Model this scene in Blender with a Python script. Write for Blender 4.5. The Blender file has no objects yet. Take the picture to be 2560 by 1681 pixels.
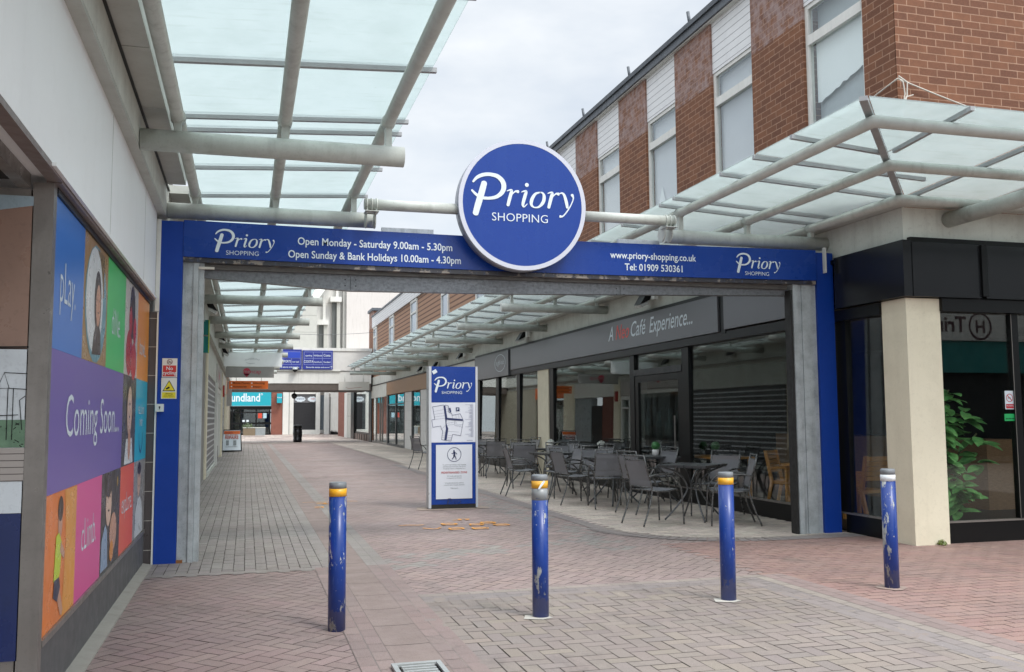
import bpy, bmesh, math, random
from mathutils import Vector, Matrix
random.seed(7)
S = bpy.context.scene
C = bpy.data.collections.new("place"); S.collection.children.link(C)
PI = math.pi
# ---------------------------------------------------------------- camera
cam = bpy.data.cameras.new("camera"); camo = bpy.data.objects.new("camera", cam); S.collection.objects.link(camo)
S.camera = camo
cam.sensor_width = 36; cam.lens = 2340/2560*36; cam.clip_start = .05; cam.clip_end = 600
Rm = ((0.962272, 0.017045, 0.271379), (-0.272030, 0.084334, 0.958586), (-0.006547, -0.996292, 0.085793))
m = Matrix(((Rm[0][0], -Rm[0][1], -Rm[0][2], 0), (Rm[1][0], -Rm[1][1], -Rm[1][2], 0), (Rm[2][0], -Rm[2][1], -Rm[2][2], 1.5), (0, 0, 0, 1)))
camo.matrix_world = m
# ---------------------------------------------------------------- world, sun, exposure
W = bpy.data.worlds.new("World"); S.world = W; W.use_nodes = True
nt = W.node_tree; nt.nodes.clear()
SUN_EL, SUN_ROT = math.radians(52), math.radians(150)
out = nt.nodes.new('ShaderNodeOutputWorld'); bg = nt.nodes.new('ShaderNodeBackground'); bg.inputs[1].default_value = .1
sky = nt.nodes.new('ShaderNodeTexSky'); sky.sky_type = 'NISHITA'; sky.sun_disc = False
sky.sun_elevation = SUN_EL; sky.sun_rotation = SUN_ROT
tc = nt.nodes.new('ShaderNodeTexCoord'); mp = nt.nodes.new('ShaderNodeMapping'); mp.inputs['Scale'].default_value = (1, 1, 2.4)
n1 = nt.nodes.new('ShaderNodeTexNoise'); n1.inputs['Scale'].default_value = 2.1; n1.inputs['Detail'].default_value = 6; n1.inputs['Roughness'].default_value = .55
cr = nt.nodes.new('ShaderNodeValToRGB'); cr.color_ramp.elements[0].position = .3; cr.color_ramp.elements[1].position = .62
cr.color_ramp.elements[0].color = (.74, .74, .74, 1); cr.color_ramp.elements[1].color = (1, 1, 1, 1)
cc = nt.nodes.new('ShaderNodeValToRGB'); cc.color_ramp.elements[0].position = .35; cc.color_ramp.elements[1].position = .68
cc.color_ramp.elements[0].color = (.40, .44, .485, 1); cc.color_ramp.elements[1].color = (.56, .575, .59, 1)
mx = nt.nodes.new('ShaderNodeMix'); mx.data_type = 'RGBA'
vm = nt.nodes.new('ShaderNodeVectorMath'); vm.operation = 'SCALE'; vm.inputs['Scale'].default_value = 10.0
L = nt.links.new
L(tc.outputs['Generated'], mp.inputs[0]); L(mp.outputs[0], n1.inputs['Vector']); L(n1.outputs['Fac'], cr.inputs[0]); L(n1.outputs['Fac'], cc.inputs[0])
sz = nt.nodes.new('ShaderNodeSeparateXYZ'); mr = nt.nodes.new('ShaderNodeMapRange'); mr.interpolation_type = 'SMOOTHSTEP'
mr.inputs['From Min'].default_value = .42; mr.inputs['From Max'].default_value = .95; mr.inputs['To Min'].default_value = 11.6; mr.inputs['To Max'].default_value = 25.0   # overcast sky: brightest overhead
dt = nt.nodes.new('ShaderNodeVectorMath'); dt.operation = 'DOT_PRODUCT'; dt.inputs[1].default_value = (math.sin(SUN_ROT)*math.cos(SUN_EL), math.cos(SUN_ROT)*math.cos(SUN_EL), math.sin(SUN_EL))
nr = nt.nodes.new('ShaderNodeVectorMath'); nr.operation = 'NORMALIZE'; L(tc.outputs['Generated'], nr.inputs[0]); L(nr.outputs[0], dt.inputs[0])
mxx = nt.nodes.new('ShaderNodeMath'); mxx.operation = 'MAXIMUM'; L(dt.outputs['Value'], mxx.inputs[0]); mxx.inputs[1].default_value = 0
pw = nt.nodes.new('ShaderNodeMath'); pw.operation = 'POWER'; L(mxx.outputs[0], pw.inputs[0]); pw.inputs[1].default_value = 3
gw = nt.nodes.new('ShaderNodeMath'); gw.operation = 'MULTIPLY_ADD'; L(pw.outputs[0], gw.inputs[0]); gw.inputs[1].default_value = 22   # added glow lobe around the sun direction, brightens camera-facing surfaces
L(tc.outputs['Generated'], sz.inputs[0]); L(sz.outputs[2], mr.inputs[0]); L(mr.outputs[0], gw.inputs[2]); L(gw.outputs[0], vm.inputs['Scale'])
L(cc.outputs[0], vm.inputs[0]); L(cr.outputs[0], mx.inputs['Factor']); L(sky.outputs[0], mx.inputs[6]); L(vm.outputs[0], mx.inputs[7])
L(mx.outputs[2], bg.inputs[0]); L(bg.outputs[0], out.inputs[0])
sl = bpy.data.lights.new("sun", 'SUN'); sl.energy = 1.2; sl.angle = math.radians(14); sl.color = (1, .96, .9)
so = bpy.data.objects.new("sun", sl); S.collection.objects.link(so)
# sky sun_rotation is measured from +Y towards +X
sd = Vector((math.sin(SUN_ROT)*math.cos(SUN_EL), math.cos(SUN_ROT)*math.cos(SUN_EL), math.sin(SUN_EL)))
so.rotation_euler = (-sd).to_track_quat('-Z', 'Y').to_euler()
S.view_settings.view_transform = 'Standard'; S.view_settings.look = 'None'; S.view_settings.exposure = .68; S.view_settings.gamma = 1
S.render.resolution_x = 1024; S.render.resolution_y = 672
try:
    S.cycles.max_bounces = 8; S.cycles.transparent_max_bounces = 14; S.cycles.diffuse_bounces = 4
except Exception: pass

# ---------------------------------------------------------------- materials
def lin(h):
    h = h.lstrip('#'); r = [int(h[i:i+2], 16)/255 for i in (0, 2, 4)]
    return tuple(c/12.92 if c <= .04045 else ((c+.055)/1.055)**2.4 for c in r)+(1,)
MATS = {}
def newmat(name):
    M = bpy.data.materials.new(name); M.use_nodes = True; t = M.node_tree; t.nodes.clear()
    o = t.nodes.new('ShaderNodeOutputMaterial'); p = t.nodes.new('ShaderNodeBsdfPrincipled'); t.links.new(p.outputs[0], o.inputs[0])
    MATS[name] = M
    return M, t, p, o
def N(t, k, **kw):
    n = t.nodes.new(k)
    for a, b in kw.items():
        if a[0] == '_': n.inputs[a[1:].replace('_', ' ')].default_value = b
        else: setattr(n, a, b)
    return n
def mixc(t, fac, a, b):
    x = t.nodes.new('ShaderNodeMix'); x.data_type = 'RGBA'
    for s, v in ((0, fac), (6, a), (7, b)):
        if hasattr(v, 'is_output'): t.links.new(v, x.inputs[s])
        else: x.inputs[s].default_value = v
    return x.outputs[2]
def ramp(t, src, p0, p1, c0=(0, 0, 0, 1), c1=(1, 1, 1, 1)):
    r = t.nodes.new('ShaderNodeValToRGB'); r.color_ramp.elements[0].position = p0; r.color_ramp.elements[1].position = p1
    r.color_ramp.elements[0].color = c0; r.color_ramp.elements[1].color = c1; t.links.new(src, r.inputs[0]); return r.outputs[0]
def noise(t, scale, detail=4, vec=None, rough=.6):
    n = N(t, 'ShaderNodeTexNoise', _Scale=scale, _Detail=detail, _Roughness=rough)
    if vec is None: vec = N(t, 'ShaderNodeNewGeometry').outputs['Position']
    t.links.new(vec, n.inputs['Vector']); return n.outputs['Fac']
def scaled(t, vec, sx, sy, sz):
    mpn = N(t, 'ShaderNodeMapping'); mpn.inputs['Scale'].default_value = (sx, sy, sz); t.links.new(vec, mpn.inputs[0]); return mpn.outputs[0]
def pos(t): return N(t, 'ShaderNodeNewGeometry').outputs['Position']
def mul(c, k): return (c[0]*k, c[1]*k, c[2]*k, 1)
def paint(name, hexc, rough=.5, metal=0, dirt=.25, dscale=3, streak=0, dirtc=None, bump=0, spec=.5):
    if name in MATS: return MATS[name]
    M, t, p, o = newmat(name); c = lin(hexc) if isinstance(hexc, str) else hexc
    dc = lin(dirtc) if dirtc else mul(c, .55)
    col = c
    if dirt:
        f = ramp(t, noise(t, dscale, 6), .42, .75, (0, 0, 0, 1), (dirt,)*3+(1,)); col = mixc(t, f, c, dc)
        f2 = ramp(t, noise(t, dscale*11, 3), .55, .72, (0, 0, 0, 1), (dirt*.7,)*3+(1,)); col = mixc(t, f2, col, dc)
    if streak:
        f = ramp(t, noise(t, 1, 5, scaled(t, pos(t), 9, 9, .7)), .52, .72, (0, 0, 0, 1), (streak,)*3+(1,)); col = mixc(t, f, col, dc)
    if hasattr(col, 'is_output'): t.links.new(col, p.inputs['Base Color'])
    else: p.inputs['Base Color'].default_value = col
    p.inputs['Roughness'].default_value = rough; p.inputs['Metallic'].default_value = metal
    p.inputs['Specular IOR Level'].default_value = spec
    if dirt: 
        r = ramp(t, noise(t, dscale*2, 4), .3, .7, (max(rough-.1, .03),)*3+(1,), (min(rough+.14, 1),)*3+(1,)); t.links.new(r, p.inputs['Roughness'])
    if bump:
        b = N(t, 'ShaderNodeBump', _Strength=bump, _Distance=.01); t.links.new(noise(t, 60, 4), b.inputs['Height']); t.links.new(b.outputs[0], p.inputs['Normal'])
    return M
def brick(name, axis, c1, c2, mortar, bw=.266, rh=.0943, ms=.007, weather=None, offz=0):
    M, t, p, o = newmat(name)
    sep = N(t, 'ShaderNodeSeparateXYZ'); t.links.new(pos(t), sep.inputs[0])
    cmb = N(t, 'ShaderNodeCombineXYZ')
    t.links.new(sep.outputs[1 if axis == 'x' else 0], cmb.inputs[0]); t.links.new(sep.outputs[2], cmb.inputs[1])
    br = N(t, 'ShaderNodeTexBrick', offset=.5); br.inputs['Scale'].default_value = 1; br.inputs['Brick Width'].default_value = bw; br.inputs['Row Height'].default_value = rh
    br.inputs['Mortar Size'].default_value = ms; br.inputs['Mortar Smooth'].default_value = .2; br.inputs['Bias'].default_value = 0
    br.inputs['Color1'].default_value = lin(c1); br.inputs['Color2'].default_value = lin(c2); br.inputs['Mortar'].default_value = lin(mortar)
    t.links.new(cmb.outputs[0], br.inputs['Vector'])
    col = mixc(t, ramp(t, noise(t, 9, 4), .35, .75, (0, 0, 0, 1), (.5,)*3+(1,)), br.outputs['Color'], mul(lin(c1), .55))
    col = mixc(t, ramp(t, noise(t, 45, 3), .4, .8, (0, 0, 0, 1), (.4,)*3+(1,)), col, lin('#935f44'))
    if weather:
        mt = N(t, 'ShaderNodeMath', operation='GREATER_THAN'); t.links.new(sep.outputs[2], mt.inputs[0]); mt.inputs[1].default_value = weather
        f = ramp(t, noise(t, 5, 8, None, .75), .42, .60, (.08, .08, .08, 1), (.8, .8, .8, 1))
        mm = N(t, 'ShaderNodeMath', operation='MULTIPLY'); t.links.new(mt.outputs[0], mm.inputs[0]); t.links.new(f, mm.inputs[1])
        col = mixc(t, mm.outputs[0], col, lin('#a08d8a'))
    t.links.new(col, p.inputs['Base Color']); p.inputs['Roughness'].default_value = .85
    b = N(t, 'ShaderNodeBump', _Strength=.5, _Distance=.008); inv = N(t, 'ShaderNodeMath', operation='SUBTRACT'); inv.inputs[0].default_value = 1; t.links.new(br.outputs['Fac'], inv.inputs[1])
    t.links.new(inv.outputs[0], b.inputs['Height']); t.links.new(b.outputs[0], p.inputs['Normal'])
    return M
def stripes(name, c, linec, axis, period, width, rough=.5):
    M, t, p, o = newmat(name)
    sep = N(t, 'ShaderNodeSeparateXYZ'); t.links.new(pos(t), sep.inputs[0])
    d = N(t, 'ShaderNodeMath', operation='DIVIDE'); t.links.new(sep.outputs[axis], d.inputs[0]); d.inputs[1].default_value = period
    fr = N(t, 'ShaderNodeMath', operation='FRACT'); t.links.new(d.outputs[0], fr.inputs[0])
    lt = N(t, 'ShaderNodeMath', operation='LESS_THAN'); t.links.new(fr.outputs[0], lt.inputs[0]); lt.inputs[1].default_value = width
    base = mixc(t, ramp(t, noise(t, 3, 5), .4, .8, (0, 0, 0, 1), (.25,)*3+(1,)), lin(c), mul(lin(c), .6))
    t.links.new(mixc(t, lt.outputs[0], base, lin(linec)), p.inputs['Base Color']); p.inputs['Roughness'].default_value = rough
    b = N(t, 'ShaderNodeBump', _Strength=.6, _Distance=.02, invert=True); t.links.new(lt.outputs[0], b.inputs['Height']); t.links.new(b.outputs[0], p.inputs['Normal'])
    return M
def glass(name, tint, base=.06, rough=0.0, k=1.0):
    M, t, p, o = newmat(name); t.nodes.remove(p)
    tr = N(t, 'ShaderNodeBsdfTransparent'); tr.inputs[0].default_value = tint
    gl = N(t, 'ShaderNodeBsdfGlossy'); gl.inputs['Roughness'].default_value = rough; gl.inputs[0].default_value = (.93, .97, .97, 1)
    lw = N(t, 'ShaderNodeLayerWeight', _Blend=.5); fr = N(t, 'ShaderNodeMath', operation='POWER'); t.links.new(lw.outputs['Facing'], fr.inputs[0]); fr.inputs[1].default_value = 4.2
    ma = N(t, 'ShaderNodeMath', operation='MULTIPLY_ADD', use_clamp=True); t.links.new(fr.outputs[0], ma.inputs[0]); ma.inputs[1].default_value = k; ma.inputs[2].default_value = base
    ms = N(t, 'ShaderNodeMixShader'); t.links.new(ma.outputs[0], ms.inputs[0]); t.links.new(tr.outputs[0], ms.inputs[1]); t.links.new(gl.outputs[0], ms.inputs[2]); t.links.new(ms.outputs[0], o.inputs[0])
    return M
def frosted(name):
    M, t, p, o = newmat(name); t.nodes.remove(p)
    g = noise(t, 2.5, 6); g2 = noise(t, 1.2, 7, scaled(t, pos(t), 1.5, 9, 1))
    c = mixc(t, ramp(t, g, .42, .75, (0, 0, 0, 1), (.5,)*3+(1,)), (.53, .575, .565, 1), (.41, .46, .44, 1))
    c = mixc(t, ramp(t, g2, .56, .72, (0, 0, 0, 1), (.35,)*3+(1,)), c, (.34, .36, .33, 1))
    c = mixc(t, ramp(t, noise(t, 14, 7, None, .8), .66, .70, (0, 0, 0, 1), (.5,)*3+(1,)), c, (.2, .2, .17, 1))
    tl = N(t, 'ShaderNodeBsdfTranslucent'); t.links.new(c, tl.inputs[0])
    tr = N(t, 'ShaderNodeBsdfTransparent'); tr.inputs[0].default_value = (.83, .885, .885, 1)
    gl = N(t, 'ShaderNodeBsdfGlossy'); gl.inputs['Roughness'].default_value = .12
    a = N(t, 'ShaderNodeMixShader'); a.inputs[0].default_value = .5; t.links.new(tl.outputs[0], a.inputs[1]); t.links.new(tr.outputs[0], a.inputs[2])
    b = N(t, 'ShaderNodeMixShader'); b.inputs[0].default_value = .05; t.links.new(a.outputs[0], b.inputs[1]); t.links.new(gl.outputs[0], b.inputs[2]); t.links.new(b.outputs[0], o.inputs[0])
    return M
def chipped(name, c, under, thr=.6, stretch=.45, seed=0):
    M, t, p, o = newmat(name)
    v = N(t, 'ShaderNodeVectorMath', operation='ADD'); t.links.new(pos(t), v.inputs[0]); v.inputs[1].default_value = (seed*3.1, seed*1.7, seed*.9)
    big = noise(t, 8, 10, scaled(t, v.outputs[0], 1, 1, stretch), .68); f = ramp(t, big, thr, thr+.004)
    f2 = ramp(t, noise(t, 38, 3, v.outputs[0]), .70, .71)
    mx_ = N(t, 'ShaderNodeMath', operation='MAXIMUM'); t.links.new(f, mx_.inputs[0]); t.links.new(f2, mx_.inputs[1])
    cc_ = mixc(t, ramp(t, noise(t, 4, 5), .35, .75, (0, 0, 0, 1), (.35,)*3+(1,)), lin(c), mul(lin(c), .55))
    cc_ = mixc(t, ramp(t, noise(t, 1, 6, scaled(t, v.outputs[0], 45, 45, 5), .7), .58, .66, (0, 0, 0, 1), (.35,)*3+(1,)), cc_, lin('#5d78a8'))
    un = mixc(t, ramp(t, noise(t, 30, 5), .45, .7), lin(under), lin('#77797a'))
    full = mixc(t, mx_.outputs[0], cc_, un)
    sp = N(t, 'ShaderNodeSeparateXYZ'); t.links.new(pos(t), sp.inputs[0])
    ad = N(t, 'ShaderNodeMath', operation='MULTIPLY_ADD'); t.links.new(noise(t, 20, 6), ad.inputs[0]); ad.inputs[1].default_value = -.3; t.links.new(sp.outputs[2], ad.inputs[2])
    full = mixc(t, ramp(t, ad.outputs[0], -.17, -.02, (.32,)*3+(1,), (0, 0, 0, 1)), full, lin('#6a625c'))   # splash dirt at the foot
    t.links.new(full, p.inputs['Base Color'])
    t.links.new(ramp(t, mx_.outputs[0], 0, 1, (.32,)*3+(1,), (.6,)*3+(1,)), p.inputs['Roughness'])
    b = N(t, 'ShaderNodeBump', _Strength=.5, _Distance=.002, invert=True); t.links.new(mx_.outputs[0], b.inputs['Height']); t.links.new(b.outputs[0], p.inputs['Normal'])
    return M
def paving(name):
    M, t, p, o = newmat(name)
    at = N(t, 'ShaderNodeAttribute', attribute_name='tone')
    c = at.outputs['Color']
    c = mixc(t, ramp(t, noise(t, 230, 2), .45, .62, (0, 0, 0, 1), (.38,)*3+(1,)), c, (.46, .41, .38, 1))
    c = mixc(t, ramp(t, noise(t, 190, 2), .5, .66, (0, 0, 0, 1), (.4,)*3+(1,)), c, (.14, .12, .11, 1))
    c = mixc(t, ramp(t, noise(t, .9, 6), .42, .75, (0, 0, 0, 1), (.35,)*3+(1,)), c, (.25, .21, .195, 1))
    c = mixc(t, ramp(t, noise(t, 2.3, 7, None, .7), .56, .72, (0, 0, 0, 1), (.3,)*3+(1,)), c, (.15, .13, .12, 1))
    vo = N(t, 'ShaderNodeTexVoronoi', _Scale=2.1, _Randomness=1.0); t.links.new(pos(t), vo.inputs['Vector'])
    c = mixc(t, ramp(t, vo.outputs['Distance'], .035, .045, (.55,)*3+(1,), (0, 0, 0, 1)), c, (.11, .10, .095, 1))
    vo2 = N(t, 'ShaderNodeTexVoronoi', _Scale=5.3, _Randomness=1.0); t.links.new(pos(t), vo2.inputs['Vector'])
    c = mixc(t, ramp(t, vo2.outputs['Distance'], .03, .05, (.4,)*3+(1,), (0, 0, 0, 1)), c, (.48, .45, .42, 1))
    c = mixc(t, ramp(t, noise(t, .35, 5, None, .6), .45, .68, (0, 0, 0, 1), (.45,)*3+(1,)), c, (.19, .155, .14, 1))
    c = mixc(t, ramp(t, noise(t, 1.7, 8, scaled(t, pos(t), 1, .5, 1), .72), .55, .63, (0, 0, 0, 1), (.28,)*3+(1,)), c, (.12, .105, .095, 1))
    t.links.new(c, p.inputs['Base Color']); t.links.new(ramp(t, noise(t, .8, 6), .4, .7, (.6,)*3+(1,), (.88,)*3+(1,)), p.inputs['Roughness'])
    b = N(t, 'ShaderNodeBump', _Strength=.35, _Distance=.004); t.links.new(noise(t, 110, 4), b.inputs['Height']); t.links.new(b.outputs[0], p.inputs['Normal'])
    return M
def meshcloth(name, c, a):
    M, t, p, o = newmat(name); p.inputs['Base Color'].default_value = lin(c); p.inputs['Roughness'].default_value = .45
    tr = N(t, 'ShaderNodeBsdfTransparent'); ms = N(t, 'ShaderNodeMixShader'); ms.inputs[0].default_value = a
    t.links.new(p.outputs[0], ms.inputs[1]); t.links.new(tr.outputs[0], ms.inputs[2]); t.links.new(ms.outputs[0], o.inputs[0]); return M
def leafmat(name, c, d):
    M, t, p, o = newmat(name); t.links.new(mixc(t, ramp(t, noise(t, 14, 4), .3, .7), lin(c), lin(d)), p.inputs['Base Color']); p.inputs['Roughness'].default_value = .4; return M
def wood(name, c, d):
    M, t, p, o = newmat(name); g = noise(t, 6, 6, scaled(t, pos(t), 2, 2, 14)); t.links.new(mixc(t, ramp(t, g, .3, .7), lin(c), lin(d)), p.inputs['Base Color']); p.inputs['Roughness'].default_value = .45; return M

steel = paint('painted steel', '#bdc1ba', .42, 0, .3, 5, .3, '#74736a', bump=.05)
def rusty(name):
    M, t, p, o = newmat(name)
    c = mixc(t, ramp(t, noise(t, 5, 6), .45, .8, (0, 0, 0, 1), (.4,)*3+(1,)), lin('#bcc0ba'), lin('#7f7d74'))
    c = mixc(t, ramp(t, noise(t, 26, 6, None, .75), .66, .69), c, lin('#7a4028'))
    t.links.new(c, p.inputs['Base Color']); p.inputs['Roughness'].default_value = .5; return M
steel_rust = rusty('painted steel rust')
bar_m = paint('glazing bar', '#a2a3a4', .4, .2, .3, 6)
galv = paint('galvanised', '#b4babc', .42, .2, .5, 6, .4, '#5c6060')
galv_spk = paint('galvanised spangle', '#7d8083', .38, .45, .7, 22, 0, '#4e5256', bump=.2)
blue = paint('sign blue', '#12398a', .25, 0, .14, 1.2, .16, '#2c4f94', spec=.32)
blue_p = paint('pillar blue', '#0a3a94', .5, 0, .2, 2.5, .15, spec=.3)
white_l = paint('white letters', '#d6dfe5', .4, 0, 0)
white_p = paint('white paint', '#dddcd6', .5, 0, .18, 2, .22, '#9a9a94')
white_c = paint('white cladding plain', '#ece9e5', .55, 0, .1, .6, .15, '#aaa59d')
cream = paint('cream render', '#e4dbc3', .8, 0, .2, 3, .1, '#a89f88', bump=.15)
beige = paint('beige panel', '#cdcfc6', .6, 0, .3, 2, .2, '#86827a')
soffit_m = paint('soffit grey', '#b7b9b2', .6, 0, .25, 3, 0, '#8a867e')
fascia_w = paint('white fascia', '#f3f5f5', .55, 0, .08, 1.2, .06, '#c4c4c0')
dgrey_st = paint('dark stone', '#5b5a5a', .6, 0, .35, 4, .15, '#444342')
tile_d = paint('dark tile', '#4c4545', .35, 0, .2, 4)
alu = paint('brushed aluminium', '#8d8883', .35, .55, .3, 5, .2, '#5f5a55')
alu_pink = paint('bronze trim', '#8b7f7b', .4, .4, .3, 5, 0)
black_f = paint('black frame', '#0d0e0f', .35, 0, 0, spec=.3)
black_s = paint('black gloss sign', '#1b1c1f', .26, 0, 0)
grey_s = paint('grey sign', '#6a6a6e', .3, .2, 0)
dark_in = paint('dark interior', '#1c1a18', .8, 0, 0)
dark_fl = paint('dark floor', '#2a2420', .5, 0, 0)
red_l = paint('red letters', '#b5443c', .4, 0, 0)
rubber = paint('dark rubber', '#1d1c1b', .6, 0, .2, 6)
frost = frosted('frosted glass')
shopglass = glass('shop glass', (.90, .92, .91, 1), .055, 0, .8)
winglass = glass('upper window glass', (.95, .97, .97, 1), .05, 0, .9)
brick_x = brick('brick street wall', 'x', '#81553b', '#65402e', '#aa8770', weather=7.02)
brick_y = brick('brick end wall', 'y', '#81553c', '#643f2e', '#aa8871')
brick_f = brick('brick far pillar', 'y', '#8f5040', '#7a4236', '#a08a80')
brick_fx = brick('brick far pillar side', 'x', '#8f5040', '#7a4236', '#a08a80')
siding = stripes('white siding', '#e2e2e2', '#8b8b8b', 2, .125, .09)
shutter_m = stripes('shutter slats', '#5c5e60', '#c2c4c6', 2, .165, .3, .4)  # light line on each slat is a highlight painted into the colour
dshutter_m = stripes('brown slats', '#62605e', '#2e2c2b', 2, .075, .28, .4)
clad_g = stripes('grey cladding', '#bcbcb4', '#8d8d86', 2, 1.6, .02)
clad_w = stripes('white cladding', '#d9d7d2', '#b9b7b2', 2, 3.2, .012)
tiles_m = stripes('hung tiles', '#a98268', '#6a4c3a', 2, .2, .3, .75)
wood_pl = wood('wood board', '#a98360', '#8d6a4a')
wood_ch = wood('chair oak', '#d49a52', '#b87c3c')
teal = paint('teal sign', '#1aa0b0', .35, 0, .1, 1)
green_s = paint('green sign', '#17807c', .35, 0, .1, 1)
chair_m = paint('dark grey tube', '#6a6a69', .25, .65, .15, 9)
cloth = meshcloth('sling mesh', '#7c7c80', .25)
cloth_s = meshcloth('seat mesh', '#6c6c70', .06)
table_m = paint('table metal', '#5c5d5e', .3, .4, .3, 9)
pav = paving('paving bricks')
leaf_m = leafmat('rubber leaf', '#86b86c', '#4f9050'); leaf_b = leafmat('ball leaf', '#5a9a5c', '#2f6b3c')
terra = paint('terracotta', '#8a4a34', .7, 0, .2, 8)
whitepot = paint('white pot', '#e8e6e2', .3, 0, 0)
orange = paint('orange sign', '#dd6a22', .4, 0, .1, 2)
yellow = paint('yellow tape', '#e6a610', .35, 0, .25, 14, 0, '#c9c0a0')
whitetape = paint('white tape', '#dfe2e4', .35, 0, .3, 14, 0, '#9aa0a4')
bollcap = paint('bollard grey', '#7e8285', .5, .1, .4, 20, 0, '#4c4f55')
roofdark = paint('roof edge', '#5b6066', .5, .1, .25, 3)

# ---------------------------------------------------------------- mesh helpers
ORI = {}
class MB:
    def __init__(s): s.v = []; s.f = []; s.sm = []
    def add(s, vs, fs, smooth=False):
        b = len(s.v); s.v += [tuple(v) for v in vs]
        for f in fs: s.f.append(tuple(b+i for i in f)); s.sm.append(smooth)
        return s
    def box(s, x0, x1, y0, y1, z0, z1):
        x0, x1 = min(x0, x1), max(x0, x1); y0, y1 = min(y0, y1), max(y0, y1); z0, z1 = min(z0, z1), max(z0, z1)
        return s.add([(x0, y0, z0), (x1, y0, z0), (x1, y1, z0), (x0, y1, z0), (x0, y0, z1), (x1, y0, z1), (x1, y1, z1), (x0, y1, z1)],
                     [(0, 3, 2, 1), (4, 5, 6, 7), (0, 1, 5, 4), (1, 2, 6, 5), (2, 3, 7, 6), (3, 0, 4, 7)])
    def obox(s, c, ax, ay, az, hx, hy, hz):
        c = Vector(c); vs = []
        for k in (-1, 1):
            for i, j in ((-1, -1), (1, -1), (1, 1), (-1, 1)): vs.append(c+Vector(ax)*hx*i+Vector(ay)*hy*j+Vector(az)*hz*k)
        return s.add(vs, [(0, 3, 2, 1), (4, 5, 6, 7), (0, 1, 5, 4), (1, 2, 6, 5), (2, 3, 7, 6), (3, 0, 4, 7)])
    def tube(s, pts, r, n=10, cap=True, smooth=True):
        P = [Vector(p) for p in pts]; R = r if isinstance(r, (list, tuple)) else [r]*len(P)
        T = []
        for i in range(len(P)):
            a = (P[i]-P[i-1]).normalized() if i else None; b = (P[i+1]-P[i]).normalized() if i < len(P)-1 else None
            T.append((a, b))
        d0 = T[0][1]; up = Vector((0, 0, 1)) if abs(d0.z) < .9 else Vector((1, 0, 0))
        u = d0.cross(up).normalized(); w = u.cross(d0).normalized(); vs = []; prev = d0
        for i, p in enumerate(P):
            a, b = T[i]; t = ((a or b)+(b or a)).normalized()
            q = prev.rotation_difference(t); u = q @ u; w = q @ w; prev = t
            sc = 1
            if a and b:
                cs = max(a.dot(t), .5); sc = 1/cs
                bd = (b-a)
                bn = bd.normalized() if bd.length > 1e-4 else None
            else: bn = None
            for k in range(n):
                an = 2*PI*k/n; off = (u*math.cos(an)+w*math.sin(an))*R[i]
                if bn is not None:
                    e = (bn - t*bn.dot(t))
                    if e.length > 1e-5: e.normalize(); off = off+e*off.dot(e)*(sc-1)
                vs.append(p+off)
        fs = []
        for i in range(len(P)-1):
            for k in range(n): fs.append((i*n+k, i*n+(k+1) % n, (i+1)*n+(k+1) % n, (i+1)*n+k))
        s.add(vs, fs, smooth)
        if cap:
            b = len(s.v)-len(vs)
            s.f.append(tuple(b+k for k in reversed(range(n)))); s.sm.append(False)
            s.f.append(tuple(b+(len(P)-1)*n+k for k in range(n))); s.sm.append(False)
        return s
    def lathe(s, prof, c=(0, 0, 0), n=20, smooth=True):
        vs = []; fs = []
        for (r, z) in prof:
            for k in range(n): a = 2*PI*k/n; vs.append((c[0]+r*math.cos(a), c[1]+r*math.sin(a), c[2]+z))
        for i in range(len(prof)-1):
            for k in range(n): fs.append((i*n+k, i*n+(k+1) % n, (i+1)*n+(k+1) % n, (i+1)*n+k))
        s.add(vs, fs, smooth); b = len(s.v)-len(vs)
        s.f.append(tuple(b+k for k in reversed(range(n)))); s.sm.append(False)
        s.f.append(tuple(b+(len(prof)-1)*n+k for k in range(n))); s.sm.append(False)
        return s
    def prism(s, pts, d):                 # polygon extruded along vector d
        n = len(pts); P = [Vector(p) for p in pts]; D = Vector(d)
        return s.add(P+[p+D for p in P], [tuple(reversed(range(n))), tuple(range(n, 2*n))]+[(i, (i+1) % n, n+(i+1) % n, n+i) for i in range(n)])
    def poly(s, pts): return s.add(pts, [tuple(range(len(pts)))])
    def disc(s, c, ux, uy, rx, ry=None, n=28, r0=0):
        c = Vector(c); ux = Vector(ux); uy = Vector(uy); ry = ry or rx
        o = [c+ux*rx*math.cos(2*PI*k/n)+uy*ry*math.sin(2*PI*k/n) for k in range(n)]
        if r0:
            i_ = [c+ux*rx*r0*math.cos(2*PI*k/n)+uy*ry*r0*math.sin(2*PI*k/n) for k in range(n)]
            return s.add(o+i_, [(k, (k+1) % n, n+(k+1) % n, n+k) for k in range(n)])
        return s.poly(o)
    def stroke(s, pts, o, ux, uy, sc, thick=.0, nrm=None, sub=6):   # variable width ribbon; pts (x,y,w)
        P = []
        n = len(pts)
        for i in range(n-1):
            p0 = pts[max(i-1, 0)]; p1 = pts[i]; p2 = pts[i+1]; p3 = pts[min(i+2, n-1)]
            for k in range(sub):
                t = k/sub; q = []
                for a in range(3): q.append(.5*((2*p1[a])+(-p0[a]+p2[a])*t+(2*p0[a]-5*p1[a]+4*p2[a]-p3[a])*t*t+(-p0[a]+3*p1[a]-3*p2[a]+p3[a])*t**3))
                P.append(q)
        P.append(list(pts[-1])); o = Vector(o); ux = Vector(ux); uy = Vector(uy); vs = []
        def W(x, y): return o+ux*x*sc+uy*y*sc
        # round ends
        def tang(i):
            a = P[max(i-1, 0)]; b = P[min(i+1, len(P)-1)]; d = Vector((b[0]-a[0], b[1]-a[1])); return d.normalized() if d.length else Vector((1, 0))
        left = []; right = []
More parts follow.
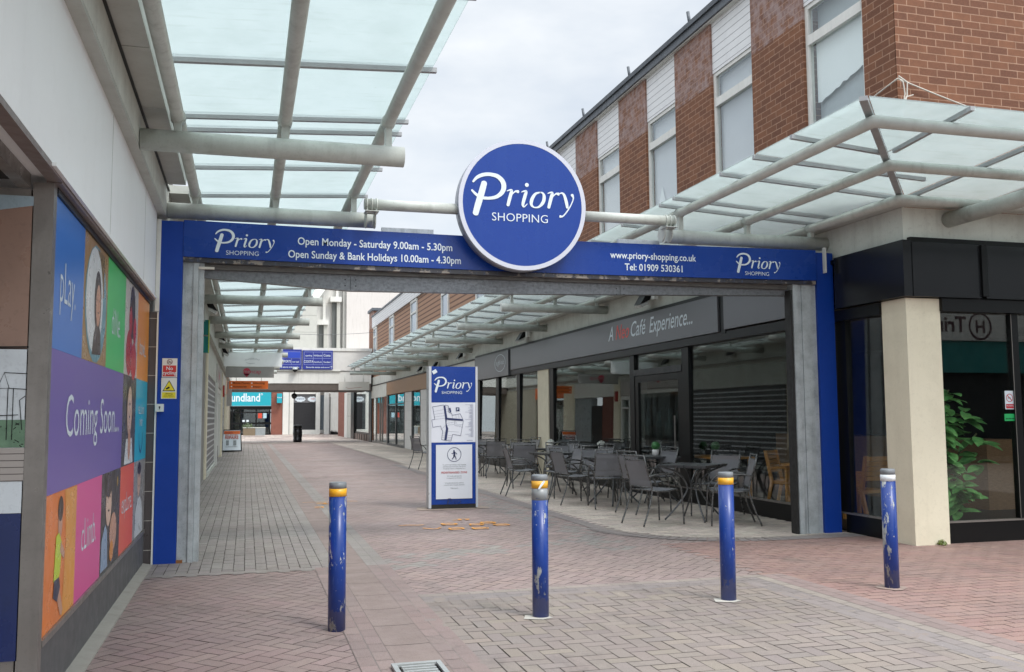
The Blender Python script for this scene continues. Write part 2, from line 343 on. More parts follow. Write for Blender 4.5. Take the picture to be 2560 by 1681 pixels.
        for i, q in enumerate(P):
            t = tang(i); nn = Vector((-t.y, t.x)); h = max(q[2], .02)/2
            left.append((q[0]+nn.x*h, q[1]+nn.y*h)); right.append((q[0]-nn.x*h, q[1]-nn.y*h))
        vs = [W(*p) for p in left]+[W(*p) for p in right]; m_ = len(P)
        s.add(vs, [(i, i+1, m_+i+1, m_+i) for i in range(m_-1)])
        for i, sg in ((0, -1), (m_-1, 1)):
            q = P[i]; t = tang(i); nn = Vector((-t.y, t.x)); h = max(q[2], .02)/2
            s.poly([W(q[0]+sg*(nn.x*math.cos(a)+t.x*math.sin(a)*.8)*h*1, q[1]+sg*(nn.y*math.cos(a)+t.y*math.sin(a)*.8)*h) for a in [PI*k/6 for k in range(7)]])
        return s
    def text(s, txt, size, o, ux=(1, 0, 0), uy=(0, 0, 1), align='CENTER', shear=0, bold=0, space=1, sx=1):
        vs, fs, w = glyphs(txt, shear, bold, space)
        sh = {'CENTER': -w/2, 'LEFT': 0, 'RIGHT': -w}[align]
        o = Vector(o); ux = Vector(ux).normalized(); uy = Vector(uy).normalized()
        return s.add([o+ux*(x+sh)*size*sx+uy*y*size for x, y in vs], fs)
    def build(s, name, mat, parent=None):
        off = Vector(ORI.get(parent, (0, 0, 0)) if parent is not None else (0, 0, 0))
        me = bpy.data.meshes.new(name); me.from_pydata([Vector(v)-off for v in s.v], [], s.f); me.update()
        if any(s.sm): me.polygons.foreach_set('use_smooth', s.sm)
        me.materials.append(mat); o = bpy.data.objects.new(name, me); C.objects.link(o)
        if parent is not None: o.parent = PA[parent]; ORI[o.name] = off
        PA[o.name] = o
        return o.name
PA = {}
GC = {}
def glyphs(txt, shear, bold, space):
    k = (txt, shear, bold, space)
    if k in GC: return GC[k]
    cu = bpy.data.curves.new('glyph', 'FONT'); cu.body = txt; cu.size = 1; cu.shear = shear; cu.offset = bold; cu.space_character = space; cu.resolution_u = 3
    ob = bpy.data.objects.new('glyph', cu); C.objects.link(ob); dg = bpy.context.evaluated_depsgraph_get(); dg.update()
    me = bpy.data.meshes.new_from_object(ob.evaluated_get(dg))
    vs = [(v.co.x, v.co.y) for v in me.vertices]; fs = [tuple(p.vertices) for p in me.polygons]
    bpy.data.objects.remove(ob); bpy.data.curves.remove(cu); bpy.data.meshes.remove(me)
    x0 = min(v[0] for v in vs); x1 = max(v[0] for v in vs)
    vs = [(x-x0, y) for x, y in vs]; GC[k] = (vs, fs, x1-x0); return GC[k]
def thing(name, label, cat, loc=(0, 0, 0), rz=0, group=None):
    o = bpy.data.objects.new(name, None); C.objects.link(o); o.location = loc; o.rotation_euler = (0, 0, rz); o.empty_display_size = .1
    o['label'] = label; o['category'] = cat
    if group: o['group'] = group
    PA[o.name] = o; ORI[o.name] = Vector(loc); return o.name
def tag(n, label, cat, group=None):
    o = PA[n]; o['label'] = label; o['category'] = cat
    if group: o['group'] = group
    return n
def struct(n): PA[n]['kind'] = 'structure'; return n
def plabel(n, l): PA[n]['label'] = l; return n
def dup(root, loc, rz, label, group):
    src = PA[root]; r = src.copy(); C.objects.link(r); r.location = loc; r.rotation_euler = (0, 0, rz); r['label'] = label; r['group'] = group
    def rec(a, b):
        for ch in a.children:
            if ch == b: continue
            c = ch.copy(); C.objects.link(c); c.parent = b; rec(ch, c)
    rec(src, r); PA[r.name] = r; ORI[r.name] = Vector(loc); return r.name
X3, Y3, Z3 = (1, 0, 0), (0, 1, 0), (0, 0, 1)
B = lambda *a: MB().box(*a)

# ---------------------------------------------------------------- Priory lettering (strokes traced in logo units)
def logo(mb, o, ux, uy, s, word=True):
    st = [[(264, -642, 56), (234, -750, 60), (202, -855, 60), (181, -932, 56)],
          [(158, -634, 18), (198, -590, 30), (258, -562, 34), (322, -555, 34), (392, -569, 40), (440, -611, 46), (455, -666, 48), (436, -721, 42), (385, -764, 34), (320, -782, 28), (250, -782, 28), (193, -758, 27), (146, -716, 18)]]
    nv = Vector(ux).cross(Vector(uy))*.0005
    mb.stroke(st[1], o, ux, uy, s); mb.stroke(st[0], Vector(o)+nv, ux, uy, s)
    def r_(dx, dy):
        mb.stroke([(486+dx, -704-dy, 8), (510+dx, -694-dy, 14), (532+dx, -696-dy, 22), (523+dx, -730-dy, 32), (508+dx, -785-dy, 33), (494+dx, -838-dy, 30)], o, ux, uy, s)
        mb.stroke([(518+dx, -765-dy, 8), (540+dx, -728-dy, 10), (568+dx, -703-dy, 16), (593+dx, -704-dy, 30)], Vector(o)+nv, ux, uy, s)
    r_(0, 0); r_(403, 0)
    mb.stroke([(628, -706, 8), (652, -696, 15), (674, -698, 24), (664, -735, 32), (648, -790, 32), (640, -828, 26), (652, -846, 13), (684, -816, 7)], o, ux, uy, s)
    mb.disc(Vector(o)+Vector(ux)*s*681+Vector(uy)*s*(-634), ux, uy, s*19)
    mb.stroke([(812, -698, 12), (765, -716, 24), (730, -770, 33), (724, -820, 28), (752, -846, 13), (800, -838, 20), (842, -790, 33), (852, -735, 30), (838, -704, 18), (812, -698, 12)], o, ux, uy, s)
    mb.stroke([(1004, -702, 8), (1030, -692, 16), (1054, -712, 26), (1074, -775, 32), (1084, -830, 26)], o, ux, uy, s)
    mb.stroke([(1134, -706, 30), (1146, -735, 14), (1132, -780, 11), (1100, -840, 12), (1062, -892, 13), (1035, -918, 14), (1012, -920, 26)], Vector(o)+nv, ux, uy, s)
    c = Vector(o)+Vector(ux)*s*612+Vector(uy)*s*(-992)
    if word: mb.text('SHOPPING', 112*s, c, ux, uy, bold=-.006, space=1.02, sx=1.03)
def fig(name, parent, mat, pts, x, lab=None):      # flat printed shape on the street wall, pts in (y,z)
    mb = MB().poly([(x, a, b) for a, b in pts]); n = mb.build(name, mat, parent)
    if lab: plabel(n, lab)
    return n
def ell(cy, cz, ry, rz, n=18, rot=0):
    return [(cy+ry*math.cos(a)*math.cos(rot)-rz*math.sin(a)*math.sin(rot), cz+ry*math.cos(a)*math.sin(rot)+rz*math.sin(a)*math.cos(rot)) for a in [2*PI*k/n for k in range(n)]]

# ================================================================= GROUND
base = MB().poly([(-70, -30, -.03), (90, -30, -.03), (90, 140, -.03), (-70, 140, -.03)])
struct(base.build('ground', paint('far ground', '#8c8078', .9, 0, .3, .5)))
joint = paint('joint sand', '#554c46', .95, 0, .3, 8)
struct(MB().poly([(-12, -2, -.006), (14, -2, -.006), (14, 110, -.006), (-12, 110, -.006)]).build('paving_bed', joint))
def pave(name, inside, tones, x0, x1, y0, y1, pat, z=0., Lb=.215, gap=.006, rot=0, var=.045, alt=None):
    Wb = Lb/2; vs = []; fs = []; cols = []; rnd = random.Random(hash(name) % 1000 if False else len(name)*7+int(y0*3))
    cx, cy = (x0+x1)/2, (y0+y1)/2; c, s_ = math.cos(rot), math.sin(rot)
    R = math.hypot(x1-x0, y1-y0)/2 if rot else max(x1-x0, y1-y0)/2
    def emit(a0, b0, a1, b1):
        ma, mb_ = (a0+a1)/2, (b0+b1)/2
        X, Y = cx+ma*c-mb_*s_, cy+ma*s_+mb_*c
        if not (x0 <= X <= x1 and y0 <= Y <= y1) or not inside(X, Y): return
        g = gap/2*(1 if rnd.random() > .12 else 1.6); q = len(vs); jx = rnd.uniform(-.0012, .0012); jy = rnd.uniform(-.0012, .0012); hz = rnd.uniform(-.0005, .0005)
        for a, b in ((a0+g, b0+g), (a1-g, b0+g), (a1-g, b1-g), (a0+g, b1-g)):
            vs.append((cx+(a+jx)*c-(b+jy)*s_, cy+(a+jx)*s_+(b+jy)*c, z+hz+rnd.uniform(-.0006, .0006)))
        fs.append((q, q+1, q+2, q+3)); t = lin(rnd.choice(alt[1] if alt and rnd.random() < alt[0](X, Y) else tones)); k = 1+rnd.gauss(0, var)
        k = max(.5, min(1.5, k)); cols.append((t[0]*k, t[1]*k*rnd.uniform(.97, 1.03), t[2]*k, 1))
    if pat == 'herring':
        n = int(R/Wb)+3
        for i in range(-n, n):
            for j in range(-n, n):
                k = (i+j) % 4
                if k == 0: emit(i*Wb, j*Wb, (i+2)*Wb, (j+1)*Wb)
                elif k == 2: emit(i*Wb, j*Wb, (i+1)*Wb, (j+2)*Wb)
    else:      # stretcher courses; pat 'y': courses run along y, 'x': along x
        nx = int((x1-x0)/2/(Wb if pat == 'y' else Lb))+2; ny = int((y1-y0)/2/(Lb if pat == 'y' else Wb))+2
        for i in range(-nx, nx):
            for j in range(-ny, ny):
                if pat == 'y': o = (i % 2)*Wb+(rnd.random()-.5)*.01; emit(i*Wb, j*Lb+o, (i+1)*Wb, (j+1)*Lb+o)
                else: o = (j % 2)*Wb; emit(i*Lb+o, j*Wb, (i+1)*Lb+o, (j+1)*Wb)
    me = bpy.data.meshes.new(name); me.from_pydata(vs, [], fs); me.update()
    at = me.color_attributes.new('tone', 'FLOAT_COLOR', 'CORNER'); buf = []
    for cc in cols: buf += list(cc)*4
    at.data.foreach_set('color', buf); me.materials.append(pav)
    o = bpy.data.objects.new(name, me); C.objects.link(o); o['kind'] = 'structure'; return o
RED = ['#8c7772', '#89746f', '#8e7a74', '#87726d', '#8d7773']
PINK = ['#97827c', '#947f7a', '#9a847d', '#927d78', '#98837e']
GREY = ['#8b8580', '#8d8882', '#88827d', '#8c8780']
BUFF0 = ['#8d8077', '#8f8278', '#897d76', '#8a7f7a', '#908478', '#8b7e76']
BUFF = ['#8b7f76', '#8d8177', '#897d75', '#877c76', '#8f8376', '#897e75']
TAN = ['#d3c4b5', '#d6c7b7', '#d0c0b2', '#d5c9ba', '#cfc0b3']
PURP = ['#857c79', '#827a78', '#887e7b']
PALE = ['#968c81', '#988d83', '#93897f']
CH0, CH1 = .9, 1.2
R45 = math.radians(45)
pave('paving_red_left', lambda x, y: x < .8, RED, -3.2, .8, 1.5, 9.75, 'herring', rot=R45)
pave('paving_grey_left', lambda x, y: x < CH0, GREY, -1.1, CH0, 9.62, 40, 'y', z=.004)
pave('paving_pink', lambda x, y: x > 1.3, PINK, 1.2, 9.5, 7.2, 26, 'herring', rot=R45,
     alt=(lambda x, y: max(0, .95-abs(y-9.75-(x-1.4)*.55)/.55)*max(0, min(1, (4.4-x)/2.2))+(.5 if y > 10 and x > 3.9 and x < 4.45 and y < 22 else 0), GREY))
pave('paving_front_buff', lambda x, y: True, BUFF, 1.3, 4.5, 2.5, 7.75, 'herring', z=.004)
pave('paving_red_right', lambda x, y: True, ['#977368', '#946f66', '#9a766b', '#926e65'], 4.7, 9.6, 3.4, 10.2, 'x', z=.003)
def course(name, x0, x1, y0, y1, along, n, tones, z, Lb=.215, gap=.006):
    vs, fs, cols = [], [], []; rnd = random.Random(int(x0*10+y0))
    w = ((x1-x0) if along == 'y' else (y1-y0))/n; tot = (y1-y0) if along == 'y' else (x1-x0); m_ = max(1, round(tot/Lb)); l = tot/m_
    for j in range(n):
        for i in range(-1, m_+1):
            a0 = (i+(.5 if j % 2 else 0))*l; a1 = min(a0+l, tot); a0 = max(a0, 0)
            if a1-a0 < .02: continue
            if along == 'y': q = (x0+j*w, y0+a0, x0+(j+1)*w, y0+a1)
            else: q = (x0+a0, y0+j*w, x0+a1, y0+(j+1)*w)
            g = gap/2; b_ = len(vs)
            for x, y in ((q[0]+g, q[1]+g), (q[2]-g, q[1]+g), (q[2]-g, q[3]-g), (q[0]+g, q[3]-g)): vs.append((x, y, z+rnd.uniform(-.0004, .0004)))
            fs.append((b_, b_+1, b_+2, b_+3)); t = lin(rnd.choice(tones)); k = 1+rnd.gauss(0, .05); cols += [t[0]*k, t[1]*k, t[2]*k, 1]*4
    fs2 = [(len(vs), len(vs)+1, len(vs)+2, len(vs)+3)]; vs += [(x0, y0, z-.0015), (x1, y0, z-.0015), (x1, y1, z-.0015), (x0, y1, z-.0015)]; cols += [.16, .14, .125, 1]*4
    me = bpy.data.meshes.new(name); me.from_pydata(vs, [], fs+fs2); at = me.color_attributes.new('tone', 'FLOAT_COLOR', 'CORNER'); at.data.foreach_set('color', cols); me.materials.append(pav)
    o = bpy.data.objects.new(name, me); C.objects.link(o); o['kind'] = 'structure'
course('paving_band', 4.34, 4.56, 1.5, 7.66, 'y', 2, PURP, .0045); course('paving_band', 1.42, 4.56, 7.66, 7.88, 'x', 2, PURP, .0045)
course('paving_band', 4.56, 4.67, 1.5, 7.88, 'y', 1, PALE, .0045); course('paving_band', 1.42, 4.67, 7.88, 7.99, 'x', 1, PALE, .0045)
course('paving_band', 4.67, 4.90, 1.5, 7.99, 'y', 2, RED, .0045)
course('paving_border', .68, .90, 1.5, 9.72, 'y', 2, RED, .0045); course('paving_border', .79, .90, 9.72, 57, 'y', 1, GREY, .0045)
course('paving_border', 1.20, 1.42, 1.5, 9.72, 'y', 2, RED, .0045); course('paving_border', 1.20, 1.42, 9.72, 57, 'y', 2, GREY, .0045)
course('paving_gate_band', -.9, .79, 9.60, 9.72, 'x', 1, GREY, .0045)
# cafe terrace
def terr(x, y):
    if y < 10.35: return False
    if y < 11.9: return x > 4.7 and (x-6.2)**2+(y-11.9)**2 < 1.5**2 or x > 6.2
    return x > 4.7
pave('paving_terrace', terr, TAN, 4.7, 7.4, 10.35, 30, 'x', z=.003, var=.08)
pave('paving_terrace_edge', lambda x, y: y > 11.9 or (x > 4.5 and (x-6.2)**2+(y-11.9)**2 > 1.5**2 and (x-6.2)**2+(y-11.9)**2 < 1.72**2), PURP, 4.45, 4.7, 11.0, 30, 'y', z=.0055)
arc = []
def arcband(name, r0, r1, tones, z):
    vs, fs, cols = [], [], []
    n = 22
    for k in range(n):
        a0 = PI+PI/2*k/n+.006; a1 = PI+PI/2*(k+1)/n-.006; q = len(vs)
        for r, a in ((r0, a0), (r1, a0), (r1, a1), (r0, a1)): vs.append((6.2+r*math.cos(a), 11.9+r*math.sin(a), z))
        fs.append((q, q+1, q+2, q+3)); t = lin(random.choice(tones)); cols += list(t)*4
    for k in range(8):
        q = len(vs); xa = 6.2+k*.15; 
        for xx, yy in ((xa, 11.9-r1), (xa+.143, 11.9-r1), (xa+.143, 11.9-r0), (xa, 11.9-r0)): vs.append((xx, yy, z))
        fs.append((q, q+1, q+2, q+3)); t = lin(random.choice(tones)); cols += list(t)*4
    me = bpy.data.meshes.new(name); me.from_pydata(vs, [], fs); at = me.color_attributes.new('tone', 'FLOAT_COLOR', 'CORNER'); at.data.foreach_set('color', cols); me.materials.append(pav)
    o = bpy.data.objects.new(name, me); C.objects.link(o); o['kind'] = 'structure'
arcband('paving_arc', 1.5, 1.6, PALE, .0075); arcband('paving_arc', 1.6, 1.82, PURP, .007)
pave('paving_far_left', lambda x, y: x < CH0, GREY, -1.1, CH0, 40, 58, 'y', z=.002, Lb=.43, gap=.012)
pave('paving_far_pink', lambda x, y: x > 1.2, PINK, 1.2, 7.5, 25.8, 60, 'herring', z=.0, rot=R45, Lb=.3, gap=.009)
pave('paving_far_terrace', lambda x, y: True, TAN, 4.9, 7.4, 30, 58, 'x', z=.006, Lb=.3, gap=.009, var=.07)
pave('paving_square', lambda x, y: True, PINK+TAN, -9, 12, 58, 92, 'x', z=.002, Lb=.8, gap=.012, var=.06)
# drainage channel: shallow dished blocks
mb = MB(); y = 1.5
while y < 58:
    l = .6; prof = [(CH0, .001), (CH0+.05, -.002), (CH0+.15, -.003), (CH1-.05, -.002), (CH1, .001)]
    for a, b in zip(prof, prof[1:]): mb.add([(a[0], y+.004, a[1]+.004), (b[0], y+.004, b[1]+.004), (b[0], y+l-.004, b[1]+.004), (a[0], y+l-.004, a[1]+.004)], [(0, 1, 2, 3)], True)
    y += l
struct(mb.build('drainage_channel', paint('channel block', '#8f807a', .8, 0, .4, 2.2, 0, '#6f625c', bump=.3)))
# drain grate
g = thing('drain_grate', 'cast metal drain grate set in the brick channel at the bottom edge', 'drain', (1.0, 5.5, .02))
B(.86, 1.16, 5.27, 5.31, .012, .028).box(.86, 1.16, 5.71, 5.75, .012, .028).box(.86, .89, 5.31, 5.71, .012, .028).box(1.13, 1.16, 5.31, 5.71, .012, .028).build('frame', paint('cast iron', '#adb0ae', .45, .2, .4, 12), g)
mb = MB()
for k in range(7): mb.box(.91, 1.11, 5.325+k*.056, 5.353+k*.056, .012, .025)
mb.build('bars', paint('cast iron', ''), g)
B(.88, 1.14, 5.30, 5.72, .0065, .0085).build('pit', dark_in, g)
# bollard footings
def blob(cx, cy, r, n=12, sq=.0):
    rr = random.Random(int(cx*100)); return [(cx+(r*(1+rr.uniform(-.18, .18)))*math.cos(2*PI*k/n), cy+(r*(1+rr.uniform(-.18, .18)))*math.sin(2*PI*k/n), .0085) for k in range(n)]
foot = paint('mortar pad', '#bdb9b0', .9, 0, .5, 12)
for i, (x, y) in enumerate([(2.15, 6.85), (3.80, 7.0)]):
    struct(MB().poly([(x-.15, y-.06, .0085), (x-.02, y-.12, .0085), (x+.07, y-.08, .0085), (x+.05, y+.05, .0085), (x-.10, y+.07, .0085)]).build('paving_footing', foot))
struct(MB().poly(blob(5.40, 7.05, .13)).build('paving_footing', paint('mortar pad brown', '#a08c82', .9, 0, .5, 12)))
struct(MB().poly([(x, y, .0075) for x, y in [(2.72, 15.05), (3.2, 15.02), (3.86, 15.07), (3.9, 15.3), (3.8, 15.6), (2.75, 15.6), (2.68, 15.2)]]).build('paving_footing', paint('mortar pad sand', '#9c8c80', .9, 0, .5, 6)))
# sprayed survey marks
rr = random.Random(4)
osp = paint('orange spray', '#f0a540', .85, 0, .5, 30, 0, '#a89080')
def spray(mb, cx, cy, pts, w=.036):
    mb.stroke([(a*.85+rr.uniform(-1.5, 1.5), b*.85+rr.uniform(-1.5, 1.5), w*100*rr.uniform(.6, 1.3)) for a, b in pts], (cx, cy, .0115), (1, 0, 0), (0, 1, 0), .01, sub=3)
t = thing('paint_marks', 'faded orange survey marks sprayed on the bricks in front of the map pillar', 'paint marks', (3.0, 12.9, 0))
for cx, cy, sh in [(3.05, 13.5, 5), (2.2, 13.0, 4), (2.72, 12.45, 1), (3.42, 12.7, 2), (2.75, 13.0, 2), (3.1, 12.85, 1), (2.45, 12.55, 3), (3.05, 12.4, 1), (3.3, 13.0, 2)]:
    k = 9; mb = MB()
    if sh in (1, 2): spray(mb, cx, cy, [(-k, -k), (k, -k), (k, k), (-k, k), (-k, -k)]); spray(mb, cx, cy, [(-k, 0), (k+3, 0)])
    elif sh == 3: spray(mb, cx, cy, [(-14, 10), (0, -8), (14, 10)])
    elif sh == 4: spray(mb, cx, cy, [(-18, 4), (-4, 6), (12, 2), (22, 4)])
    else: spray(mb, cx, cy, [(-16, -4), (-2, -3), (-6, 6), (4, 8), (14, 6), (4, -8)])
    mb.build('mark', osp, t)
t = thing('paint_marks', 'faded orange survey marks sprayed beside the channel behind the leftmost bollard', 'paint marks', (1.4, 16.6, 0))
for k in range(5): mb = MB(); spray(mb, 1.18+k*.1, 16.4+rr.uniform(-.3, .5), [(-8, -10), (8, -8), (6, 12), (-8, 8)]); mb.build('mark', osp, t)
mb = MB(); spray(mb, 1.5, 17.1, [(-60, 0), (0, 4), (50, -3)], .03); mb.build('mark', osp, t)
# moss
def leafclump(mb, c, r, n, size, rnd, flat=1):
    for _ in range(n):
        d = Vector((rnd.gauss(0, 1), rnd.gauss(0, 1), abs(rnd.gauss(0, 1))*flat)).normalized(); p = Vector(c)+d*r*rnd.uniform(.5, 1)
        a = Vector((rnd.gauss(0, 1), rnd.gauss(0, 1), rnd.gauss(0, 1))).normalized(); b = a.cross(d).normalized()*size*.5; a = (a-d*a.dot(d)).normalized()*size
        mb.add([p-a*.5, p+b*.6, p+a*.5, p-b*.6], [(0, 1, 2, 3)])
mb = MB(); leafclump(mb, (7.68, 9.12, .01), .06, 90, .03, random.Random(2))
tag(mb.build('moss_tuft', leafmat('moss', '#6f7f2c', '#4c5c22')), 'small green weed tuft at the foot of the cream corner pillar', 'weed')

# ================================================================= BOLLARDS
bspec = [(.64, 6.87, 1.04, 'y', 'leftmost blue bollard, standing beside the channel, with a yellow band', .60),
         (2.15, 6.85, 1.06, 'y2', 'blue bollard with bare grey metal below its torn yellow band', .585),
         (3.80, 7.0, 1.035, 'y', 'blue bollard with a whole yellow band in front of the nearest cafe chairs', .635),
         (5.40, 7.05, 1.025, 'w', 'rightmost blue bollard, with a white band, in front of the cream pillar', .575)]
for i, (x, y, h, kind, lab, thr) in enumerate(bspec):
    t = thing('bollard', lab, 'bollard', (x, y, 0), 0, 'blue bollards across the entrance')
    r = .062; cap_h = .045 if kind != 'w' else .05
    zt = h-cap_h; zb = zt-.055; ze = zb-(.09 if kind == 'y2' else 0)
    MB().lathe([(r, 0), (r, ze)], (x, y, 0), 28).build('post', chipped('bollard blue %s' % 'abcd'[i], '#0e3684', '#a3a6a6', thr, .42, [1, 5, 9, 2][i]), t)
    if kind == 'y2': MB().lathe([(r-.0003, ze), (r-.0003, zb)], (x, y, 0), 28).build('bare_section', chipped('bollard bare', '#8d9091', '#1b408e', .62, 1, 5), t)
    n = MB().lathe([(r+.0012, zb), (r+.0012, zt)], (x, y, 0), 28).build('reflective_band', whitetape if kind == 'w' else yellow, t)
    if kind == 'y2': MB().stroke([(-2, 0, 1.2), (0, 2.5, 1.8), (2.2, 5.3, 1.6)], (x-.006, y-r-.0022, zb), X3, Z3, .0098).build('torn_patch', white_l, n)
    MB().lathe([(r+.0002, zt), (r+.0002, h-.006), (r-.008, h)], (x, y, 0), 28).build('cap', bollcap, t)

# ================================================================= GATEWAY
gt = thing('entrance_gateway', 'blue and grey steel gateway with roller shutter rail spanning the street', 'gateway', (3.2, 10.5, 0))
def hz(x):       # sag of the header
    return -.03*math.sin(PI*max(0, min(1, (x+.68)/7.73)))
xs = [-.68+7.73*k/12 for k in range(13)]
def beam(z0, z1, y0, y1, xs, sag=True):
    mb = MB(); vs = []
    for x in xs:
        d = hz(x) if sag else 0
        vs += [(x, y0, z0+d), (x, y1, z0+d), (x, y1, z1+d), (x, y0, z1+d)]
    fs = [(0, 1, 2, 3)]+[(i*4+a, (i+1)*4+a, (i+1)*4+(a+1) % 4, i*4+(a+1) % 4) for i in range(len(xs)-1) for a in range(4)]+[tuple((len(xs)-1)*4+a for a in (3, 2, 1, 0))]
    return mb.add(vs, fs)
hd = beam(3.225, 3.62, 10.45, 10.62, xs).build('header_panel', blue, gt)
beam(3.175, 3.222, 10.47, 10.62, xs).build('header_trim', chipped('worn dark trim', '#36343a', '#8c8379', .55, 1, 3), gt)
yy = 10.445
lt = MB(); logo(lt, (-.36-148*.00062, yy, 3.552+hz(0)+535*.00062), X3, Z3, .00062); lt.build('logo_lettering', white_l, hd)
lt = MB(); logo(lt, (5.9-148*.00062, yy, 3.552+hz(6.3)+535*.00062), X3, Z3, .00062); lt.build('logo_lettering', white_l, hd)
for tx_, sz_, cx_, cz_, sx_ in (('Open Monday - Saturday 9.00am - 5.30pm', .118, 1.38, 3.405, .86), ('Open Sunday & Bank Holidays 10.00am - 4.30pm', .118, 1.38, 3.258, .83), ('www.priory-shopping.co.uk', .118, 4.77, 3.405, .86), ('Tel: 01909 530361', .118, 4.77, 3.263, .88)):
    MB().text(tx_, sz_, (cx_, yy, cz_), bold=.012, sx=sx_).build('lettering', white_l, hd)
B(-.905, -.682, 10.46, 10.64, 0, 3.605).build('pillar', blue_p, gt)
B(7.085, 7.33, 10.5, 10.66, 0, 3.6).build('pillar', blue_p, gt)
B(7.18, 7.20, 10.44, 10.498, 3.33, 3.66).build('bracket', white_p, gt)
B(-.680, -.575, 10.52, 10.66, 0, 3.172).box(-.573, -.52, 10.50, 10.66, 0, 3.172).box(-.518, -.465, 10.53, 10.68, 0, 3.172).build('shutter_guide', galv, gt)
B(6.73, 6.80, 10.50, 10.66, 0, 3.172).box(6.802, 6.86, 10.53, 10.67, 0, 3.172).box(6.862, 7.0, 10.515, 10.66, 0, 3.172).box(7.002, 7.083, 10.54, 10.66, 0, 3.172).build('shutter_guide', galv, gt)
B(6.70, 6.728, 10.52, 10.66, 0, 3.1).build('guide_seal', rubber, gt)
MB().prism([(-.463, 10.64, 3.172), (-.463, 10.64, 3.03), (1.11, 10.64, 2.935), (2.95, 10.64, 2.955), (6.83, 10.64, 3.045), (6.83, 10.64, 3.172)], (0, .1, 0)).build('shutter_box', galv_spk, gt)
B(-.463, 6.70, 10.58, 10.63, 3.115, 3.168).build('shutter_rail', paint('rail dark', '#6a6864', .4, .3, .5, 8), gt)
mb = MB()
for x in (1.05, 1.17, 4.35, 4.45):
    for z in (2.99, 3.06): mb.disc((x, 10.637, z), X3, Z3, .008, n=8)
mb.box(1.108, 1.112, 10.636, 10.639, 2.94, 3.1).box(4.398, 4.402, 10.636, 10.639, 2.985, 3.1).build('rivets', black_f, gt)
B(-.52, -.36, 10.47, 10.50, 3.10, 3.125).build('latch', paint('latch', '#c9c3b8', .5, 0, .3, 20), gt)
for q in ((1.45, 2.05), (4.35, 4.9)): B(q[0], q[1], 10.55, 10.6, 3.60, 3.665).build('fixing_plate', galv, gt)
B(-.70, -.62, 10.461, 10.7, 0, .03).build('foot', paint('foot rust', '#8a5a34', .8, 0, .5, 20), gt)
# round sign
rs = thing('round_sign', 'big round blue shopping centre sign mounted on a pipe above the gateway', 'sign', (3.03, 10.2, 3.935))
def cyl_y(c, r, y0, y1, n=64):
    return MB().tube([(c[0], y0, c[1]), (c[0], y1, c[1])], r, n)
mb = cyl_y((3.03, 3.935), .765, 10.19, 10.37); mb.build('drum', paint('sign rim side', '#8b8f99', .35, .2, .2, 3), rs)
MB().disc((3.03, 10.186, 3.935), X3, Z3, .765, n=72, r0=.935).build('rim', paint('sign rim', '#c3c5cf', .35, .1, .1, 3), rs)
fc = MB().disc((3.03, 10.188, 3.935), X3, Z3, .72, n=72).build('face', blue, rs)
lt = MB(); logo(lt, (3.03-645*.00122, 10.182, 3.935+835*.00122-.012), X3, Z3, .00122); lt.build('lettering', white_l, fc)
MB().tube([(1.22, 10.30, 3.865), (2.30, 10.30, 3.865)], .062, 16).build('pole', steel, rs)
MB().tube([(3.76, 10.30, 3.865), (4.99, 10.30, 3.865)], .062, 16).build('pole', steel, rs)
for x, s_ in ((1.30, 1), (4.92, -1)):
    mb = MB()
    for dx in (-.055, 0, .055): mb.tube([(x+dx-.008, 10.30, 3.865), (x+dx+.008, 10.30, 3.865)], .073, 16)
    for dx in (-.05, .05):
        mb.tube([(x+dx-.006, 10.42, 3.72), (x+dx+.006, 10.42, 3.72)], .102, 18)
        mb.box(x+dx-.008, x+dx+.008, 10.26, 10.40, 3.76, 3.84)
    mb.box(x-.075, x+.075, 10.22, 10.40, 3.775, 3.785)
    mb.build('clamp', steel, rs)
# small signs on the pillar
t = thing('warning_sign', 'white and red no cycling sign above a yellow camera warning on the blue pillar', 'sign', (-.785, 10.45, 1.9))
a = B(-.862, -.712, 10.452, 10.458, 1.935, 2.135).build('upper_plate', white_p, t)
B(-.853, -.722, 10.4495, 10.4515, 1.945, 2.06).build('red_panel', paint('sign red', '#c2302e', .4, 0, 0), a)
MB().text('No', .052, (-.787, 10.4485, 2.012), bold=.012).text('cycling', .052, (-.787, 10.4485, 1.965), bold=.012).build('lettering', white_l, a)
MB().disc((-.787, 10.4495, 2.098), X3, Z3, .028, n=24, r0=.82).add([(-.805, 10.4495, 2.118), (-.802, 10.4495, 2.121), (-.769, 10.4495, 2.078), (-.772, 10.4495, 2.075)], [(0, 1, 2, 3)]).build('symbol', paint('ring', '#7a2a2c', .5, 0, 0), a)
MB().disc((-.797, 10.450, 2.093), X3, Z3, .009, n=12, r0=.6).disc((-.777, 10.450, 2.093), X3, Z3, .009, n=12, r0=.6).box(-.797, -.777, 10.4497, 10.4502, 2.098, 2.101).build('bicycle', black_f, a)
a = B(-.866, -.712, 10.452, 10.458, 1.71, 1.930).build('lower_plate', white_p, t)
MB().add([(-.852, 10.4497, 1.79), (-.725, 10.4497, 1.79), (-.788, 10.4497, 1.905)], [(0, 1, 2)]).build('triangle', black_f, a)
MB().add([(-.842, 10.4490, 1.797), (-.735, 10.4490, 1.797), (-.788, 10.4490, 1.893)], [(0, 1, 2)]).box(-.856, -.722, 10.4495, 10.4510, 1.717, 1.778).build('yellow_area', paint('sign yellow', '#e3cf28', .4, 0, 0), a)
MB().obox((-.80, 10.4482, 1.822), (.85, 0, .5), (0, 1, 0), (-.5, 0, .85), .02, .0004, .009).text('Warning', .02, (-.788, 10.4485, 1.757), bold=.01).text('CCTV cameras in', .014, (-.788, 10.4485, 1.742)).text('constant operation', .014, (-.788, 10.4485, 1.727)).build('print', black_f, a)
